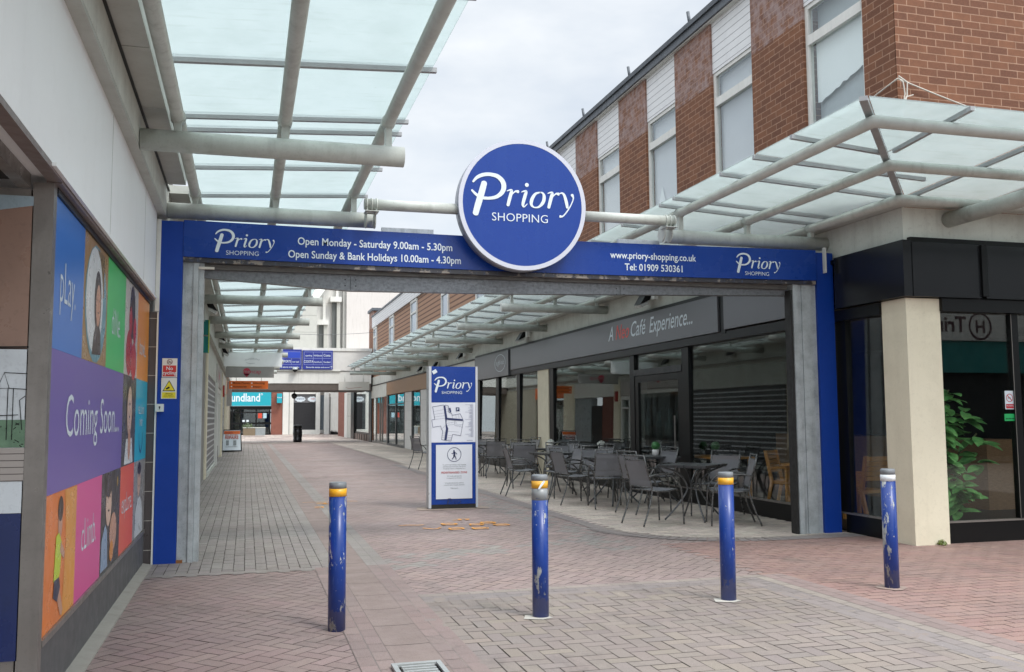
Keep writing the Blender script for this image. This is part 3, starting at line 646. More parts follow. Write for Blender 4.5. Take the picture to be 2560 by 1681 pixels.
t = thing('key_switch', 'small white key switch box with a green mark beside the blue pillar', 'switch', (-.865, 10.42, 1.62))
B(-.915, -.835, 10.40, 10.458, 1.575, 1.655).build('box', white_p, t)
MB().disc((-.873, 10.3985, 1.622), X3, Z3, .009, n=12).box(-.877, -.869, 10.398, 10.3995, 1.6, 1.622).build('keyhole', black_f, t)

# ================================================================= CANOPIES
AL = [3.9, 7.92, 10.62, 14.5, 18.45, 22.4, 26.4, 30.3, 34.4, 38.6, 42.8, 47.0]
AR = [10.68, 14.5, 18.55, 22.75, 27.05, 31.0, 35.0, 39.2, 43.6, 48.0]
cl = thing('glass_canopy', 'glass and grey tube canopy along the left side of the street', 'canopy', (.2, 20, 3.9))
def arm(x0, x1, y, tx, tz, par, mat=steel, z=3.75):
    n = MB().tube([(x0, y, z), (x1, y, z)], .088, 20).build('arm', mat, par)
    for a, b in zip(tx, tz): MB().box(a-.028, a+.028, y-.035, y+.035, z+.075, b-.05).tube([(a, y-.05, b), (a, y+.05, b)], .062, 12).build('saddle', mat, n)
TXL, TZL = (-.58, .27, 1.14), (3.955, 3.99, 4.05)
for y in AL: arm(-.86, 1.275 if y < 10 else 1.385, y, TXL, TZL, cl)
for x, z, mt in zip(TXL, TZL, (steel, steel, steel_rust)): MB().tube([(x, 2.0, z), (x, 48.0, z)], .054, 14).build('purlin', mt, cl)
def gz(x): return 4.06+(x+.8)*.052
yb = [2.0, 3.2, 4.4, 5.55, 6.86, 8.16, 8.54, 9.84, 11.1, 12.2, 13.3, 14.3]
y = 15.4
while y < 48: yb.append(y); y += 1.33
for y in yb:
    z0, z1 = gz(-.7)-.012, gz(1.38)-.012
    MB().prism([(-.64, y-.02, z0), (1.355, y-.02, z1), (1.355, y-.02, z1-.035), (-.64, y-.02, z0-.035)], (0, .04, 0)).build('glazing_bar', bar_m, cl)
for a, b in zip(yb, yb[1:]):
    MB().prism([(-.63, a+.012, gz(-.63)), (1.33, a+.012, gz(1.33)), (1.33, a+.012, gz(1.33)+.012), (-.63, a+.012, gz(-.63)+.012)], (0, b-a-.024, 0)).build('glass_pane', frost, cl)
cr_ = thing('glass_canopy', 'glass and grey tube canopy along the cafe side, turning the brick corner', 'canopy', (6.2, 20, 3.9))
TXR, TZR = (5.25, 6.2, 7.14), (4.06, 4.0, 3.95)
TYR = (6.85, 7.87, 8.93)
for y in AR: arm(5.02, 7.36, y, TXR, TZR, cr_)
for x, yv, z in zip(TXR, TYR, TZR): MB().tube([(x, 49.5, z), (x, yv, z), (14, yv, z)], .056, 14, smooth=True).build('purlin', steel_rust if x < 6 else steel, cr_)
def gr(d): return 4.045+d*.06      # d = distance out from wall
for (xa) in (8.0, 12.2):
    n = MB().tube([(xa, 9.18, 3.80), (xa-.02, 6.6, 3.80)], .092, 20).build('arm', steel, cr_); [MB().box(xa-.03, xa+.03, y_-.04, y_+.04, 3.88, z_).build('saddle', steel, n) for y_, z_ in ((7.87, 3.96), (6.85, 4.02))]
yr = [9.16, 10.35, 10.75, 12.0, 13.25]
y = 14.55
while y < 49.4: yr.append(y); y += 1.33
def barr(y): 
    MB().prism([(7.25, y-.02, gr(.1)-.01), (5.0, y-.02, gr(2.35)-.01), (5.0, y-.02, gr(2.35)-.045), (7.25, y-.02, gr(.1)-.045)], (0, .04, 0)).build('glazing_bar', bar_m, cr_)
def P_(x, y):  # point on sloped glass for corner: d = max distance from walls
    d = max(7.35-x, 9.15-y); return (x, y, gr(d))
def pane(poly):
    lo = [P_(*p) for p in poly]; MB().prism(lo, (0, 0, .012)).build('glass_pane', frost, cr_)
for y in yr: barr(y)
for a, b in zip(yr, yr[1:]): pane([(5.02, a+.012), (7.33, a+.012), (7.33, b-.012), (5.02, b-.012)])
# corner bars and panes
def cbar(p, q, w=.02):
    a = Vector(P_(*p)); b = Vector(P_(*q)); d = (b-a).normalized(); s_ = Vector((-d.y, d.x, 0)).normalized()*w
    MB().add([a-s_-Vector((0, 0, .01)), a+s_-Vector((0, 0, .01)), b+s_-Vector((0, 0, .01)), b-s_-Vector((0, 0, .01)), a-s_-Vector((0, 0, .05)), a+s_-Vector((0, 0, .05)), b+s_-Vector((0, 0, .05)), b-s_-Vector((0, 0, .05))],
             [(0, 1, 2, 3), (7, 6, 5, 4), (0, 4, 5, 1), (1, 5, 6, 2), (2, 6, 7, 3), (3, 7, 4, 0)]).build('glazing_bar', bar_m, cr_)
cbar((4.98, 6.62), (7.3, 9.1), .034)
cbar((4.98, 7.72), (6.1, 7.80)); cbar((6.08, 6.6), (6.14, 7.72)); cbar((5.0, 8.45), (7.1, 8.45))
for x in (7.4, 8.55, 9.0, 10.1, 11.3, 12.5): cbar((x, 6.6), (x, 9.08))
pane([(5.02, 6.68), (6.13, 7.86), (6.13, 7.9), (5.02, 7.74)]); pane([(5.06, 6.65), (6.1, 6.65), (6.15, 7.83)])
pane([(5.02, 7.76), (6.16, 7.92), (6.66, 8.43), (5.02, 8.43)]); pane([(5.02, 8.47), (6.70, 8.47), (7.33, 9.13), (5.02, 9.14)])
pane([(6.12, 6.65), (7.38, 6.65), (7.38, 9.13), (6.18, 7.86)])
for a, b in zip((7.42, 8.57, 9.02, 10.12, 11.32), (8.53, 8.98, 10.08, 11.28, 12.48)): pane([(a, 6.65), (b, 6.65), (b, 9.13), (a, 9.13)])

# ================================================================= LEFT NEAR SHOP
ls = thing('shop_building', 'near left shop with white fascia and picture-covered windows beside the blue pillar', 'building', (-1.5, 8, 0))
MB().box(-.951, -1.6, -3, 10.44, 2.775, 3.70).box(-.951, -.93, 5.0, 10.44, 2.755, 2.775).build('fascia', fascia_w, ls)
for q in (3.4, 7.05, 9.3): B(-.9505, -.9490, q, q+.006, 2.78, 3.67).build('panel_joint', MATS['grey render'] if 'grey render' in MATS else soffit_m, ls)
B(-.866, -1.6, -3, 10.75, 3.703, 4.05).build('upper_wall', beige, ls)
B(-.868, -.952, -3, 10.75, 3.675, 3.702).build('soffit_trim', soffit_m, ls)
mb = MB(); y = -2.5
for k in range(40):
    y1 = y+1.29; mb.prism([(-.862, y+.006, 3.985), (-.665, y+.006, 3.985), (-.655, y+.006, 4.075), (-.862, y+.006, 4.075)], (0, 1.278, 0)); y = y1
    if y > 10.2: break
mb.build('gutter_casing', soffit_m, ls)
B(-.87, -.845, -3, 10.7, 3.976, 3.984).build('shadow_gap', black_f, ls)
B(-6, -1.0, 5.30, 10.7, 4.05, 4.3).box(-6, -1.6, -3, 5.3, 4.05, 4.3).build('roof', paint('flat roof', '#6c6a68', .9), ls)
B(-1.045, -.995, 5.38, 10.42, .0, .335).box(-3.2, -1.1, 5.38, 5.45, 0, .2).build('stall_riser', dgrey_st, ls)
MB().prism([(-.995, 5.30, .001), (-.90, 5.30, .001), (-.90, 5.30, .012), (-.995, 5.30, .03)], (0, 5.1, 0)).build('kerb', paint('mortar fillet', '#98938a', .85, 0, .3, 6), ls)
MB().box(-1.03, -.985, 5.38, 10.44, .337, .372).build('sill', alu, ls)
MB().box(-1.09, -.99, 5.29, 5.375, .19, 2.735).build('corner_post', alu, ls)
MB().box(-1.03, -.955, 5.30, 10.44, 2.735, 2.773).build('head_trim', alu_pink, ls)
MB().box(-1.02, -.985, 5.38, 10.44, 2.70, 2.733).build('dark_head', black_f, ls)
MB().box(-1.02, -.95, -2.9, 5.28, 2.74, 2.772).build('recess_edge', alu_pink, ls)
MB().box(-1.16, -1.10, -2.9, 5.28, 2.70, 2.772).build('recess_edge', alu, ls)
MB().box(-4, -1.17, -2.9, 5.28, 2.74, 2.77).build('recess_ceiling', paint('recess ceiling', '#2c2a28', .8), ls)
for q in ((.20, .30), (2.66, 2.70)): B(-3.2, -1.1, 5.30, 5.37, *q).build('window_rail', alu, ls)
B(-3.2, -1.08, 5.40, 5.42, .2, 2.7).build('backing_board', black_f, ls)
B(-1.05, -1.01, 5.38, 10.42, .34, 2.73).build('backing_board', black_f, ls)
B(-1.0, -.925, 10.445, 10.53, 0, 2.62).build('tiled_pier', tile_d, ls)
mb = MB()
for k in range(9): mb.box(-1.002, -.924, 10.441, 10.4445, .15+k*.3, .156+k*.3)
mb.build('grout', paint('grout', '#b5b0a8', .8, 0, 0), ls)
B(-.923, -.908, 10.43, 10.5, 0, 2.62).build('edge_trim', white_p, ls)
B(-.95, -.905, 10.46, 10.6, 2.63, 3.62).build('end_panel', white_p, ls)
# window picture grid
FLAT = ('blue', 'green', 'orange', 'purple', 'cyan', 'pink', 'red', 'navy')
def cellc(n, c): return paint('print '+n, c, .3, 0, 0) if n in FLAT else paint('print '+n, c, .3, 0, .45, 3)
wp = thing('window_poster', 'colourful coming soon window graphic of coloured squares and photos on the left shop', 'poster', (-1.0, 7.9, 1.5))
YE = [5.39, 6.35, 7.39, 8.44, 9.40, 10.42]; ZE = [.374, 1.10, 1.88, 2.698]
def cell(i, j, w, col, nm, lab):
    n = MB().box(-1.004, -.999, YE[i]+.0, YE[i+w]-.001, ZE[j]+.0, ZE[j+1]-.001).build('picture_panel', cellc(nm, col), wp); plabel(n, lab); return n
def letters(par, s, size, y, z, **k): MB().text(s, size, (-.9975, y, z), Y3, Z3, **k).build('lettering', white_l, par)
a = cell(0, 2, 1, '#3273c6', 'blue', 'blue panel reading play'); letters(a, 'pLay.', .34, 5.83, 2.15, sx=.72, bold=-.008)
a = cell(2, 2, 1, '#41c265', 'green', 'green panel reading dine'); letters(a, 'diNe.', .30, 7.9, 2.15, sx=.8, bold=-.008)
a = cell(4, 2, 1, '#ee9838', 'orange', 'orange panel reading bowl'); letters(a, 'bowL.', .24, 9.88, 2.12, sx=1.0, bold=-.008)
a = cell(0, 1, 3, '#6c56a6', 'purple', 'purple panel reading coming soon'); letters(a, 'Coming Soon...', .36, 7.05, 1.40, sx=1.06, bold=-.004)
a = cell(4, 1, 1, '#1eb2cf', 'cyan', 'cyan panel with a smile'); letters(a, 'FEEL GOOD', .10, 9.9, 1.55); letters(a, 'FAMILY', .10, 9.9, 1.43)
MB().stroke([(-16, 6, 2), (-14, -4, 2.6), (0, -12, 3), (14, -4, 2.6), (16, 6, 2)], (-.9974, 9.9, 1.30), Y3, Z3, .01).build('smile', cellc('navy', '#173a78'), a)
a = cell(1, 0, 1, '#dc4792', 'pink', 'pink panel reading climb'); letters(a, 'cLimb.', .30, 6.86, .66, sx=.78, bold=-.008)
a = cell(3, 0, 1, '#ea5d38', 'red', 'red panel reading explore'); letters(a, 'expLore.', .25, 8.92, .70, sx=.82, bold=-.008)
skin = cellc('skin', '#c9957a'); skin2 = cellc('skin light', '#dcb8a2'); hair = cellc('hair', '#3a2a22'); wht = cellc('white', '#d9dcdc'); greyp = cellc('grey', '#8f9698')
X1 = -.998; X2 = -.9974; X4 = -.9968
a = cell(1, 2, 1, '#a5814f', 'tan', 'photo of a child in a white ring')
fig('print_shape', a, cellc('ringblue', '#6f9aa6'), ell(6.87, 2.28, .47, .40), X1); fig('print_shape', a, wht, ell(6.80, 2.30, .36, .36), X2)
fig('print_shape', a, cellc('wood brown', '#7a6238'), [(6.84, 2.36), (7.2, 2.36), (7.2, 2.66), (6.84, 2.66)], X2-.0003); fig('print_shape', a, hair, ell(6.93, 2.30, .15, .22), X4); fig('print_shape', a, skin, ell(6.95, 2.28, .10, .145), X4+.0004)
fig('print_shape', a, cellc('dress', '#4a3a34'), [(6.72, 1.93), (7.12, 1.95), (7.08, 2.10), (6.98, 2.17), (6.86, 2.15), (6.78, 2.05)], X4+.0003)
a = cell(3, 2, 1, '#c9c2ba', 'pale', 'photo of red balloons')
fig('print_shape', a, cellc('balloon', '#b5282a'), ell(8.78, 2.08, .22, .2), X1); fig('print_shape', a, cellc('balloon2', '#c63534'), ell(9.12, 2.02, .2, .17), X2); fig('print_shape', a, hair, ell(8.95, 2.45, .2, .24), X2)
fig('print_shape', a, cellc('balloon', ''), ell(8.83, 2.36, .11, .13), X4); fig('print_shape', a, cellc('balloon2', ''), ell(9.15, 2.3, .12, .12), X4)
a = cell(3, 1, 1, '#4c4540', 'brown', 'photo of a child eating')
fig('print_shape', a, hair, ell(8.95, 1.62, .24, .25), X1); fig('print_shape', a, skin2, ell(8.93, 1.57, .17, .22), X2); fig('print_shape', a, wht, [(8.62, 1.11), (9.25, 1.11), (9.15, 1.33), (8.72, 1.33)], X2); fig('print_shape', a, skin, ell(8.95, 1.28, .1, .14), X4)
a = cell(0, 0, 1, '#e87e32', 'orange wall', 'photo of a child in a yellow vest climbing an orange wall')
fig('print_shape', a, cellc('orange light', '#e39a3c'), [(5.95, .38), (6.345, .38), (6.345, 1.095), (5.95, 1.095), (6.02, .8)], X1)
fig('print_shape', a, skin, ell(5.83, .93, .065, .10), X2); fig('print_shape', a, hair, ell(5.83, 1.0, .075, .07), X2+.0002)
fig('print_shape', a, cellc('vest', '#c6d62a'), [(5.68, .62), (5.72, .86), (5.80, .87), (5.90, .80), (5.86, .64), (5.78, .58)], X4); fig('print_shape', a, skin, [(5.86, .82), (5.99, .74), (5.97, .70), (5.84, .76)], X4+.0003)
fig('print_shape', a, cellc('shorts', '#2c3350'), [(5.68, .53), (5.70, .62), (5.84, .62), (5.88, .56), (5.80, .49)], X4+.0003); fig('print_shape', a, skin, [(5.80, .50), (5.87, .55), (5.98, .42), (5.95, .39), (5.90, .40)], X4)
a = cell(2, 0, 1, '#3c332e', 'dark brown', 'photo of a child drinking')
fig('print_shape', a, skin2, ell(7.78, .86, .15, .17), X1); fig('print_shape', a, hair, ell(7.76, 1.0, .17, .09), X2); fig('print_shape', a, cellc('denim', '#8ea3bd'), [(7.42, .39), (7.45, .62), (7.62, .72), (7.72, .66), (7.78, .39)], X2); fig('print_shape', a, skin, ell(8.05, .62, .2, .15), X4); fig('print_shape', a, cellc('juice', '#d98a2c'), ell(7.98, .48, .11, .08), X4+.0002); fig('print_shape', a, cellc('gold', '#c9a04a'), ell(8.25, 1.0, .03, .04), X2)
a = cell(4, 0, 1, '#9a9794', 'grey photo', 'photo of a person in a pale shirt')
fig('print_shape', a, skin2, ell(9.85, .90, .13, .15), X1); fig('print_shape', a, hair, ell(9.86, 1.02, .15, .06), X2); fig('print_shape', a, wht, [(9.55, .38), (9.6, .62), (9.78, .74), (10.0, .74), (10.2, .6), (10.25, .38)], X2)
dk = cellc('feature', '#3a2620')
for cy_, cz_, k_ in ((6.95, 2.29, 1.0), (8.93, 1.60, 1.35), (7.78, .88, 1.2), (9.85, .92, 1.1)):
    fp = 'picture_panel'
    for dy_ in (-.04, .04): fig('print_shape', wp, dk, ell(cy_+dy_*k_, cz_+.025*k_, .013*k_, .008*k_, 8), -.9958)
    fig('print_shape', wp, dk, ell(cy_, cz_-.06*k_, .026*k_, .007*k_, 10), -.9958)
# artwork on the window facing the camera
wa = thing('window_poster', 'pale drawing of a building and hedge on the left window that faces the camera', 'poster', (-2, 5.3, 1.5))
yq = 5.292
def q2(nm, col, z0, z1, x0=-3.2, x1=-1.085, dy=0): return MB().box(x0, x1, yq-dy-.002, yq-dy+.002, z0, z1).build('picture_panel', cellc(nm, col), wa)
q2('brick brown', '#96796a', 1.865, 2.66); q2('pale white', '#d3d9dd', 1.03, 1.86); q2('navy blue', '#1b2c5e', .30, 1.028)
MB().prism([(-3.2, yq-.004, 2.20), (-1.085, yq-.004, 2.61), (-1.085, yq-.004, 2.659), (-3.2, yq-.004, 2.659)], (0, .001, 0)).build('print_shape', cellc('sky grey', '#9fb3bd'), wa)
B(-3.2, -1.085, yq-.0055, yq-.0045, 1.36, 1.50).build('print_shape', leafmat('hedge print', '#6f8f73', '#56735c'), wa)
B(-3.2, -1.085, yq-.0055, yq-.0045, 1.19, 1.358).build('print_shape', stripes('bench print', '#a8a09a', '#5a5350', 2, .034, .12), wa)
mb = MB()
ln = lambda pts, w=.004: mb.stroke([(a*100, b*100, w*100) for a, b in pts], (0, yq-.007, 0), X3, Z3, .01, sub=1)
for x in (-1.21, -1.17, -1.145): ln([(x, 1.40), (x, 1.66)])
ln([(-1.22, 1.66), (-1.19, 1.74), (-1.165, 1.66), (-1.22, 1.66)]); ln([(-1.19, 1.74), (-1.085, 1.735)]); ln([(-1.165, 1.66), (-1.085, 1.655)]); ln([(-1.24, 1.52), (-1.12, 1.525)]); ln([(-1.10, 1.45), (-1.115, 1.6), (-1.09, 1.62)])
for k in range(60):
    rr2 = random.Random(k); x = rr2.uniform(-1.6, -1.09); z = rr2.uniform(1.37, 1.49); ln([(x, z), (x+rr2.uniform(-.02, .02), z+rr2.uniform(-.012, .012))], .004)
ln([(-1.33, 2.02), (-1.245, 2.03)], .006); ln([(-1.27, 1.97), (-1.27, 2.10)], .006); ln([(-1.33, 2.08), (-1.245, 2.09)], .006); ln([(-1.33, 1.93), (-1.245, 1.94)], .006)
ln([(-1.6, 1.862), (-1.085, 1.872)], .008)
mb.build('line_drawing', black_f, wa)

# ================================================================= LEFT STREET BEYOND THE GATE
lb = thing('shop_building', 'row of left hand shops with shutters seen through the gateway', 'building', (-2, 35, 0))
B(-.868, -3, 10.78, 60, 3.56, 4.08).build('upper_wall', beige, lb)
B(-.872, -.86, 10.78, 60, 3.5, 3.558).build('soffit_trim', soffit_m, lb)
mb = MB(); y = 10.8
while y < 48: mb.box(-.862, -.66, y+.006, y+1.28, 3.985, 4.075); y += 1.29
mb.build('gutter_casing', soffit_m, lb)
B(-8, -.9, 10.7, 60, 4.085, 4.3).build('roof', MATS['flat roof'], lb)
def seg(nm, y0, y1, z0, z1, mat, dx=0, d=.3): return B(-1+dx, -1-d, y0, y1, z0, z1).build(nm, mat, lb)
seg('wall', 10.78, 24.4, 0, 3.5, paint('grey render', '#8f8d88', .8))
seg('pilaster', 24.42, 25.2, 0, 3.5, cream, .04)
seg('fascia', 25.22, 32.0, 2.66, 3.5, beige, .03)
MB().box(-.985, -1.1, 25.3, 31.5, .12, 2.64).build('roller_shutter', shutter_m, lb)
seg('sill', 25.3, 31.5, 0, .11, beige, .06)
seg('pilaster', 31.55, 32.2, 0, 2.65, white_p, .1)
seg('fascia', 32.22, 38.4, 2.60, 3.3, paint('mencap fascia', '#b5b0ab', .5), .05); seg('wall', 32.22, 60, 3.31, 3.5, beige, .0)
MB().stroke([(0, 0, 30), (8, 0, 34), (16, 0, 30)], (-.945, 34.3, 2.98), Y3, Z3, .01).text('mencap', .30, (-.940, 34.9, 2.90), (0, 1, 0), Z3, bold=.01).build('lettering', paint('mencap red', '#b02b45', .4, 0, 0), lb)
seg('window_frame', 32.22, 38.4, 2.42, 2.58, white_p, .02); seg('window_frame', 36.55, 36.7, .1, 2.41, white_p, .02); seg('window_frame', 37.4, 37.5, .1, 2.41, white_p, .02); seg('window_frame', 38.28, 38.4, .1, 2.41, white_p, .02); seg('window_frame', 36.7, 38.28, 2.02, 2.1, white_p, .02); seg('window_frame', 32.22, 32.34, .1, 2.41, white_p, .02)
seg('stall_riser', 32.34, 36.55, 0, .5, paint('riser grey', '#77736f', .7), .0)
B(-1.05, -1.06, 32.35, 38.28, .1, 2.41).build('window', shopglass, lb)
B(-1.5, -1.52, 32.35, 38.28, 0, 2.5).build('display_back', paint('display back', '#33302f', .8, 0, .4, 2, 0, '#9a9088'), lb)
mb = MB(); rr = random.Random(12)
for k in range(16): yk = rr.uniform(32.6, 36.3); mb.tube([(-1.3, yk, rr.uniform(.5, .8)), (-1.3, yk+rr.uniform(-.1, .1), rr.uniform(1.1, 1.8))], [.14, .07], 6)
mb.build('display_goods', paint('display goods', '#7d8a8c', .8, 0, .6, 5, 0, '#2b2b30'), lb)
seg('pilaster', 38.42, 39.1, 0, 3.3, cream, .08)
B(-.92, -.85, 38.6, 38.85, 2.35, 2.8).build('alarm_box', paint('alarm red', '#a02a26', .4, 0, .2, 5), lb)
seg('fascia', 39.12, 45.3, 2.6, 3.3, white_p, .06); seg('door', 40.7, 42.1, 0, 2.2, black_f, .0); seg('wall', 42.12, 44.4, .5, 2.58, greyp, .02); seg('wall', 39.12, 40.68, 0, 2.58, paint('brown door', '#6d3a2c', .5), .0); seg('pilaster', 44.42, 46.0, 0, 3.3, cream, .08); seg('wall', 42.12, 44.4, 0, .48, dgrey_st)
seg('fascia', 46.02, 51, 2.68, 3.3, orange, .08); seg('window', 46.02, 51, .4, 2.66, shopglass, .0, .02); seg('stall_riser', 46.02, 51, 0, .39, cream); B(-1.5, -1.55, 46, 51, 0, 2.6).build('display_back', MATS['display back'], lb)
seg('wall', 51.02, 60, 0, 3.3, paint('tan render', '#a5a08e', .8), .04)
B(-.98, -.7, 47.2, 47.75, 2.1, 3.25).build('hanging_case', paint('grey case', '#a9a9a6', .5), lb)
# pharmacy sign
t = thing('pharmacy_sign', 'green double box pharmacy sign projecting just past the left gate pillar', 'sign', (-.85, 20.4, 3.2))
B(-1.0, -.79, 20.3, 20.5, 3.23, 3.54).box(-1.0, -.79, 20.3, 20.5, 2.86, 3.20).build('case', green_s, t)
B(-.788, -.775, 20.28, 20.52, 2.86, 3.54).build('edge', paint('lime edge', '#a5c23a', .4, 0, 0), t)
# hanging signs
def hsign(name, lab, x0, x1, y, z0, z1, mat, hang=3.67):
    t = thing(name, lab, 'sign', ((x0+x1)/2, y, (z0+z1)/2)); b = MB().box(x0, x1, y-.05, y+.05, z0, z1).build('board', mat, t)
    mb = MB()
    for x in (x0+.3, x1-.3): mb.tube([(x, y, z1), (x, y, hang)], .015, 6)
    mb.build('hanger', steel, t); return t, b
t, b = hsign('hanging_sign', 'blank white hanging sign with faded lettering marks, nearest of the hanging signs', -.80, 1.18, 34.2, 3.32, 3.80, paint('faded white', '#eceeee', .45, 0, .15, 3), 3.81)
mb = MB(); rr = random.Random(3)
for k in range(11): mb.stroke([(-24+k*4.6, -4+4*math.sin(k*.3)*1.2, 1.1), (-22+k*4.6, 1+6*math.sin(k*.3), .9), (-20+k*4.6+rr.uniform(-1, 1), -2+4*math.sin(k*.3), .8)], (.15, 34.145, 3.55), X3, Z3, .01)
mb.stroke([(-20, -10, 1.2), (-6, -13, 1.5), (10, -12, 1)], (.15, 34.145, 3.55), X3, Z3, .01)
mb.build('faded_marks', paint('faded marks', '#aeb2b4', .5, 0, 0), b)
t, b = hsign('hanging_sign', 'grey hanging sign with a red balloon logo and lettering', -.82, 1.02, 38.4, 3.10, 3.52, paint('warm grey sign', '#8f8c88', .45, 0, .1, 3), 3.67)
MB().disc((-.02, 38.345, 3.33), X3, Z3, .145, n=20).add([(-.14, 38.345, 3.25), (.10, 38.345, 3.25), (-.02, 38.345, 3.12)], [(0, 1, 2)]).text('ncap', .22, (.13, 38.344, 3.27), align='LEFT').build('lettering', MATS['mencap red'], b)
MB().text('me', .22, (-.02, 38.34, 3.27)).build('lettering', MATS['warm grey sign'], b)
t, b = hsign('hanging_sign', 'orange hanging sign listing phone services', -.78, .93, 44.4, 2.84, 3.20, orange, 3.67)
MB().text('Mobile Phones', .125, (-.62, 44.345, 3.06), align='LEFT', bold=.01).text('Accessories', .125, (-.62, 44.345, 2.90), align='LEFT', bold=.01).text('Unlocking', .125, (.27, 44.345, 3.06), align='LEFT', bold=.01).text('Repairs', .125, (.27, 44.345, 2.90), align='LEFT', bold=.01).build('lettering', paint('brown letters', '#5c2a10', .5, 0, 0), b)
mb = MB()
for x, z in ((-.68, 3.10), (-.68, 2.94), (.21, 3.10), (.21, 2.94)): mb.disc((x, 44.345, z), X3, Z3, .03, n=10)
mb.build('bullets', white_l, b)
t, b = hsign('hanging_sign', 'off-white hanging sign with a wavy red line at the far end of the right canopy', 4.37, 5.88, 47.0, 2.86, 3.28, paint('off white sign', '#c4c0b8', .5, 0, .2, 3), 3.67)
MB().stroke([(-40, 3, 1.6), (-25, -3, 1.8), (0, 0, 1.8), (22, 2, 1.8), (40, 4, 1.4)], (5.12, 46.945, 2.97), X3, Z3, .01).build('wavy_line', paint('dull red', '#9a5a50', .5, 0, 0), b)

# ================================================================= RIGHT: BRICK CORNER BUILDING WITH CAFE
rb = thing('brick_building', 'red brick corner building with white windows above the black fronted cafe', 'building', (9, 16, 0))
BY1 = 27.0; ZT = 8.07
# windows along street wall
wins = [(9.80+2.675*k, 11.10+2.675*k) for k in range(6)]
wz0, wz1 = 5.42, 7.20
edges = [9.2]
for a, b in wins: edges += [a, b]
edges.append(BY1)
for a, b in zip(edges[0::2], edges[1::2]):
    MB().box(7.4, 7.75, a, b, 3.9, ZT).build('brick_pier', brick_x, rb)
MB().box(7.42, 7.75, 9.79, BY1-.5, 3.9, wz0-.03).build('brick_apron', brick_x, rb)
for i, (a, b) in enumerate(wins):
    w = MB().box(7.445, 7.52, a, a+.07, wz0, wz1).box(7.445, 7.52, b-.07, b, wz0, wz1).box(7.446, 7.519, a+.07, b-.07, wz0, wz0+.06).box(7.446, 7.519, a+.07, b-.07, wz1-.06, wz1).box(7.44, 7.525, a+.07, b-.07, 6.66, 6.76).box(7.435, 7.5, a+.05, b-.05, 6.62, 6.655).build('window', white_p, rb)
    MB().box(7.48, 7.486, a+.07, b-.07, wz0+.06, 6.655).box(7.47, 7.476, a+.10, b-.10, 6.76, wz1-.06).build('glass', winglass, w)
    MB().box(7.36, 7.48, a-.01, b+.01, wz0-.04, wz0-.004).build('sill', white_p, w)
    cur = paint('curtain grey', '#d6d5d9', .9, 0, .1, 2) if i != 1e9 else None
    if i == 0:
        pts = [(7.56, b-.08, 6.66), (7.56, a+.08, 6.66)]
        n_ = 14
        low = [(7.56, a+.08+(b-a-.16)*k/n_, 6.03-.22*((k/n_))-.035*abs(math.sin(k*PI/2.33))) for k in range(n_+1)]
        MB().add(low+[(7.56, p[1], 6.66) for p in low], [(k, k+1, n_+2+k, n_+1+k) for k in range(n_)]).build('net_curtain', paint('net curtain', '#f6f9f8', .9, 0, 0), w)
        MB().box(7.62, 7.63, a+.05, b-.05, wz0, wz1).build('blind', paint('room grey', '#b4babd', .9, 0, .1), w)
    else:
        mb = MB(); k = a+.10
        while k < b-.05: mb.obox((7.58, k+.03, (wz0+wz1)/2), (1, .3, 0), (-.3, 1, 0), (0, 0, 1), .002, .035, .85); k += .075
        mb.build('vertical_blind', cur, w)
        MB().box(7.66, 7.67, a, b, wz0, wz1).build('blind', MATS.get('room grey', cur) if 'room grey' in MATS else cur, w)
        if i == 2: MB().prism([(7.54, b-.55, wz0+.06), (7.54, b-.20, wz0+.06), (7.54, b-.38, wz0+.42)], (.01, 0, 0)).build('paper', paint('paper', '#e9eaea', .9, 0, 0), w)
    MB().box(7.43, 7.5, a, b, wz1+.004, ZT).build('siding_panel', siding, rb)
MB().box(7.752, 16, 9.2, 9.55, 3.9, ZT).box(7.4, 7.752, 9.203, 9.21, 3.9, ZT).build('end_wall', brick_y, rb)
MB().box(7.398, 7.752, 9.195, 9.2, 3.9, ZT).build('end_wall_return', brick_y, rb)
MB().box(7.30, 16, 9.05, BY1, ZT+.02, ZT+.20).build('roof_edge', roofdark, rb)
MB().box(7.34, 16, 9.08, BY1, ZT, ZT+.018).build('roof_soffit', white_p, rb)
MB().box(7.26, 7.30, 9.02, BY1, ZT+.15, ZT+.24).build('roof_flashing', paint('lead trim', '#4a4f55', .5), rb)
for k in range(6): MB().tube([(7.34, 11.7+2.67*k, ZT+.2), (7.30, 11.7+2.67*k, ZT+.46)], .03, 8).build('vent_stub', roofdark, rb)
# ground floor
B(7.36, 7.9, 9.16, 30.3, 3.47, 3.92).box(7.9, 16, 9.16, 9.5, 3.57, 3.92).build('beige_band', beige, rb)
B(7.16, 7.4, 8.93, 30.3, 3.925, 3.96).box(7.4, 16, 8.93, 9.16, 3.925, 3.96).build('soffit', soffit_m, rb)
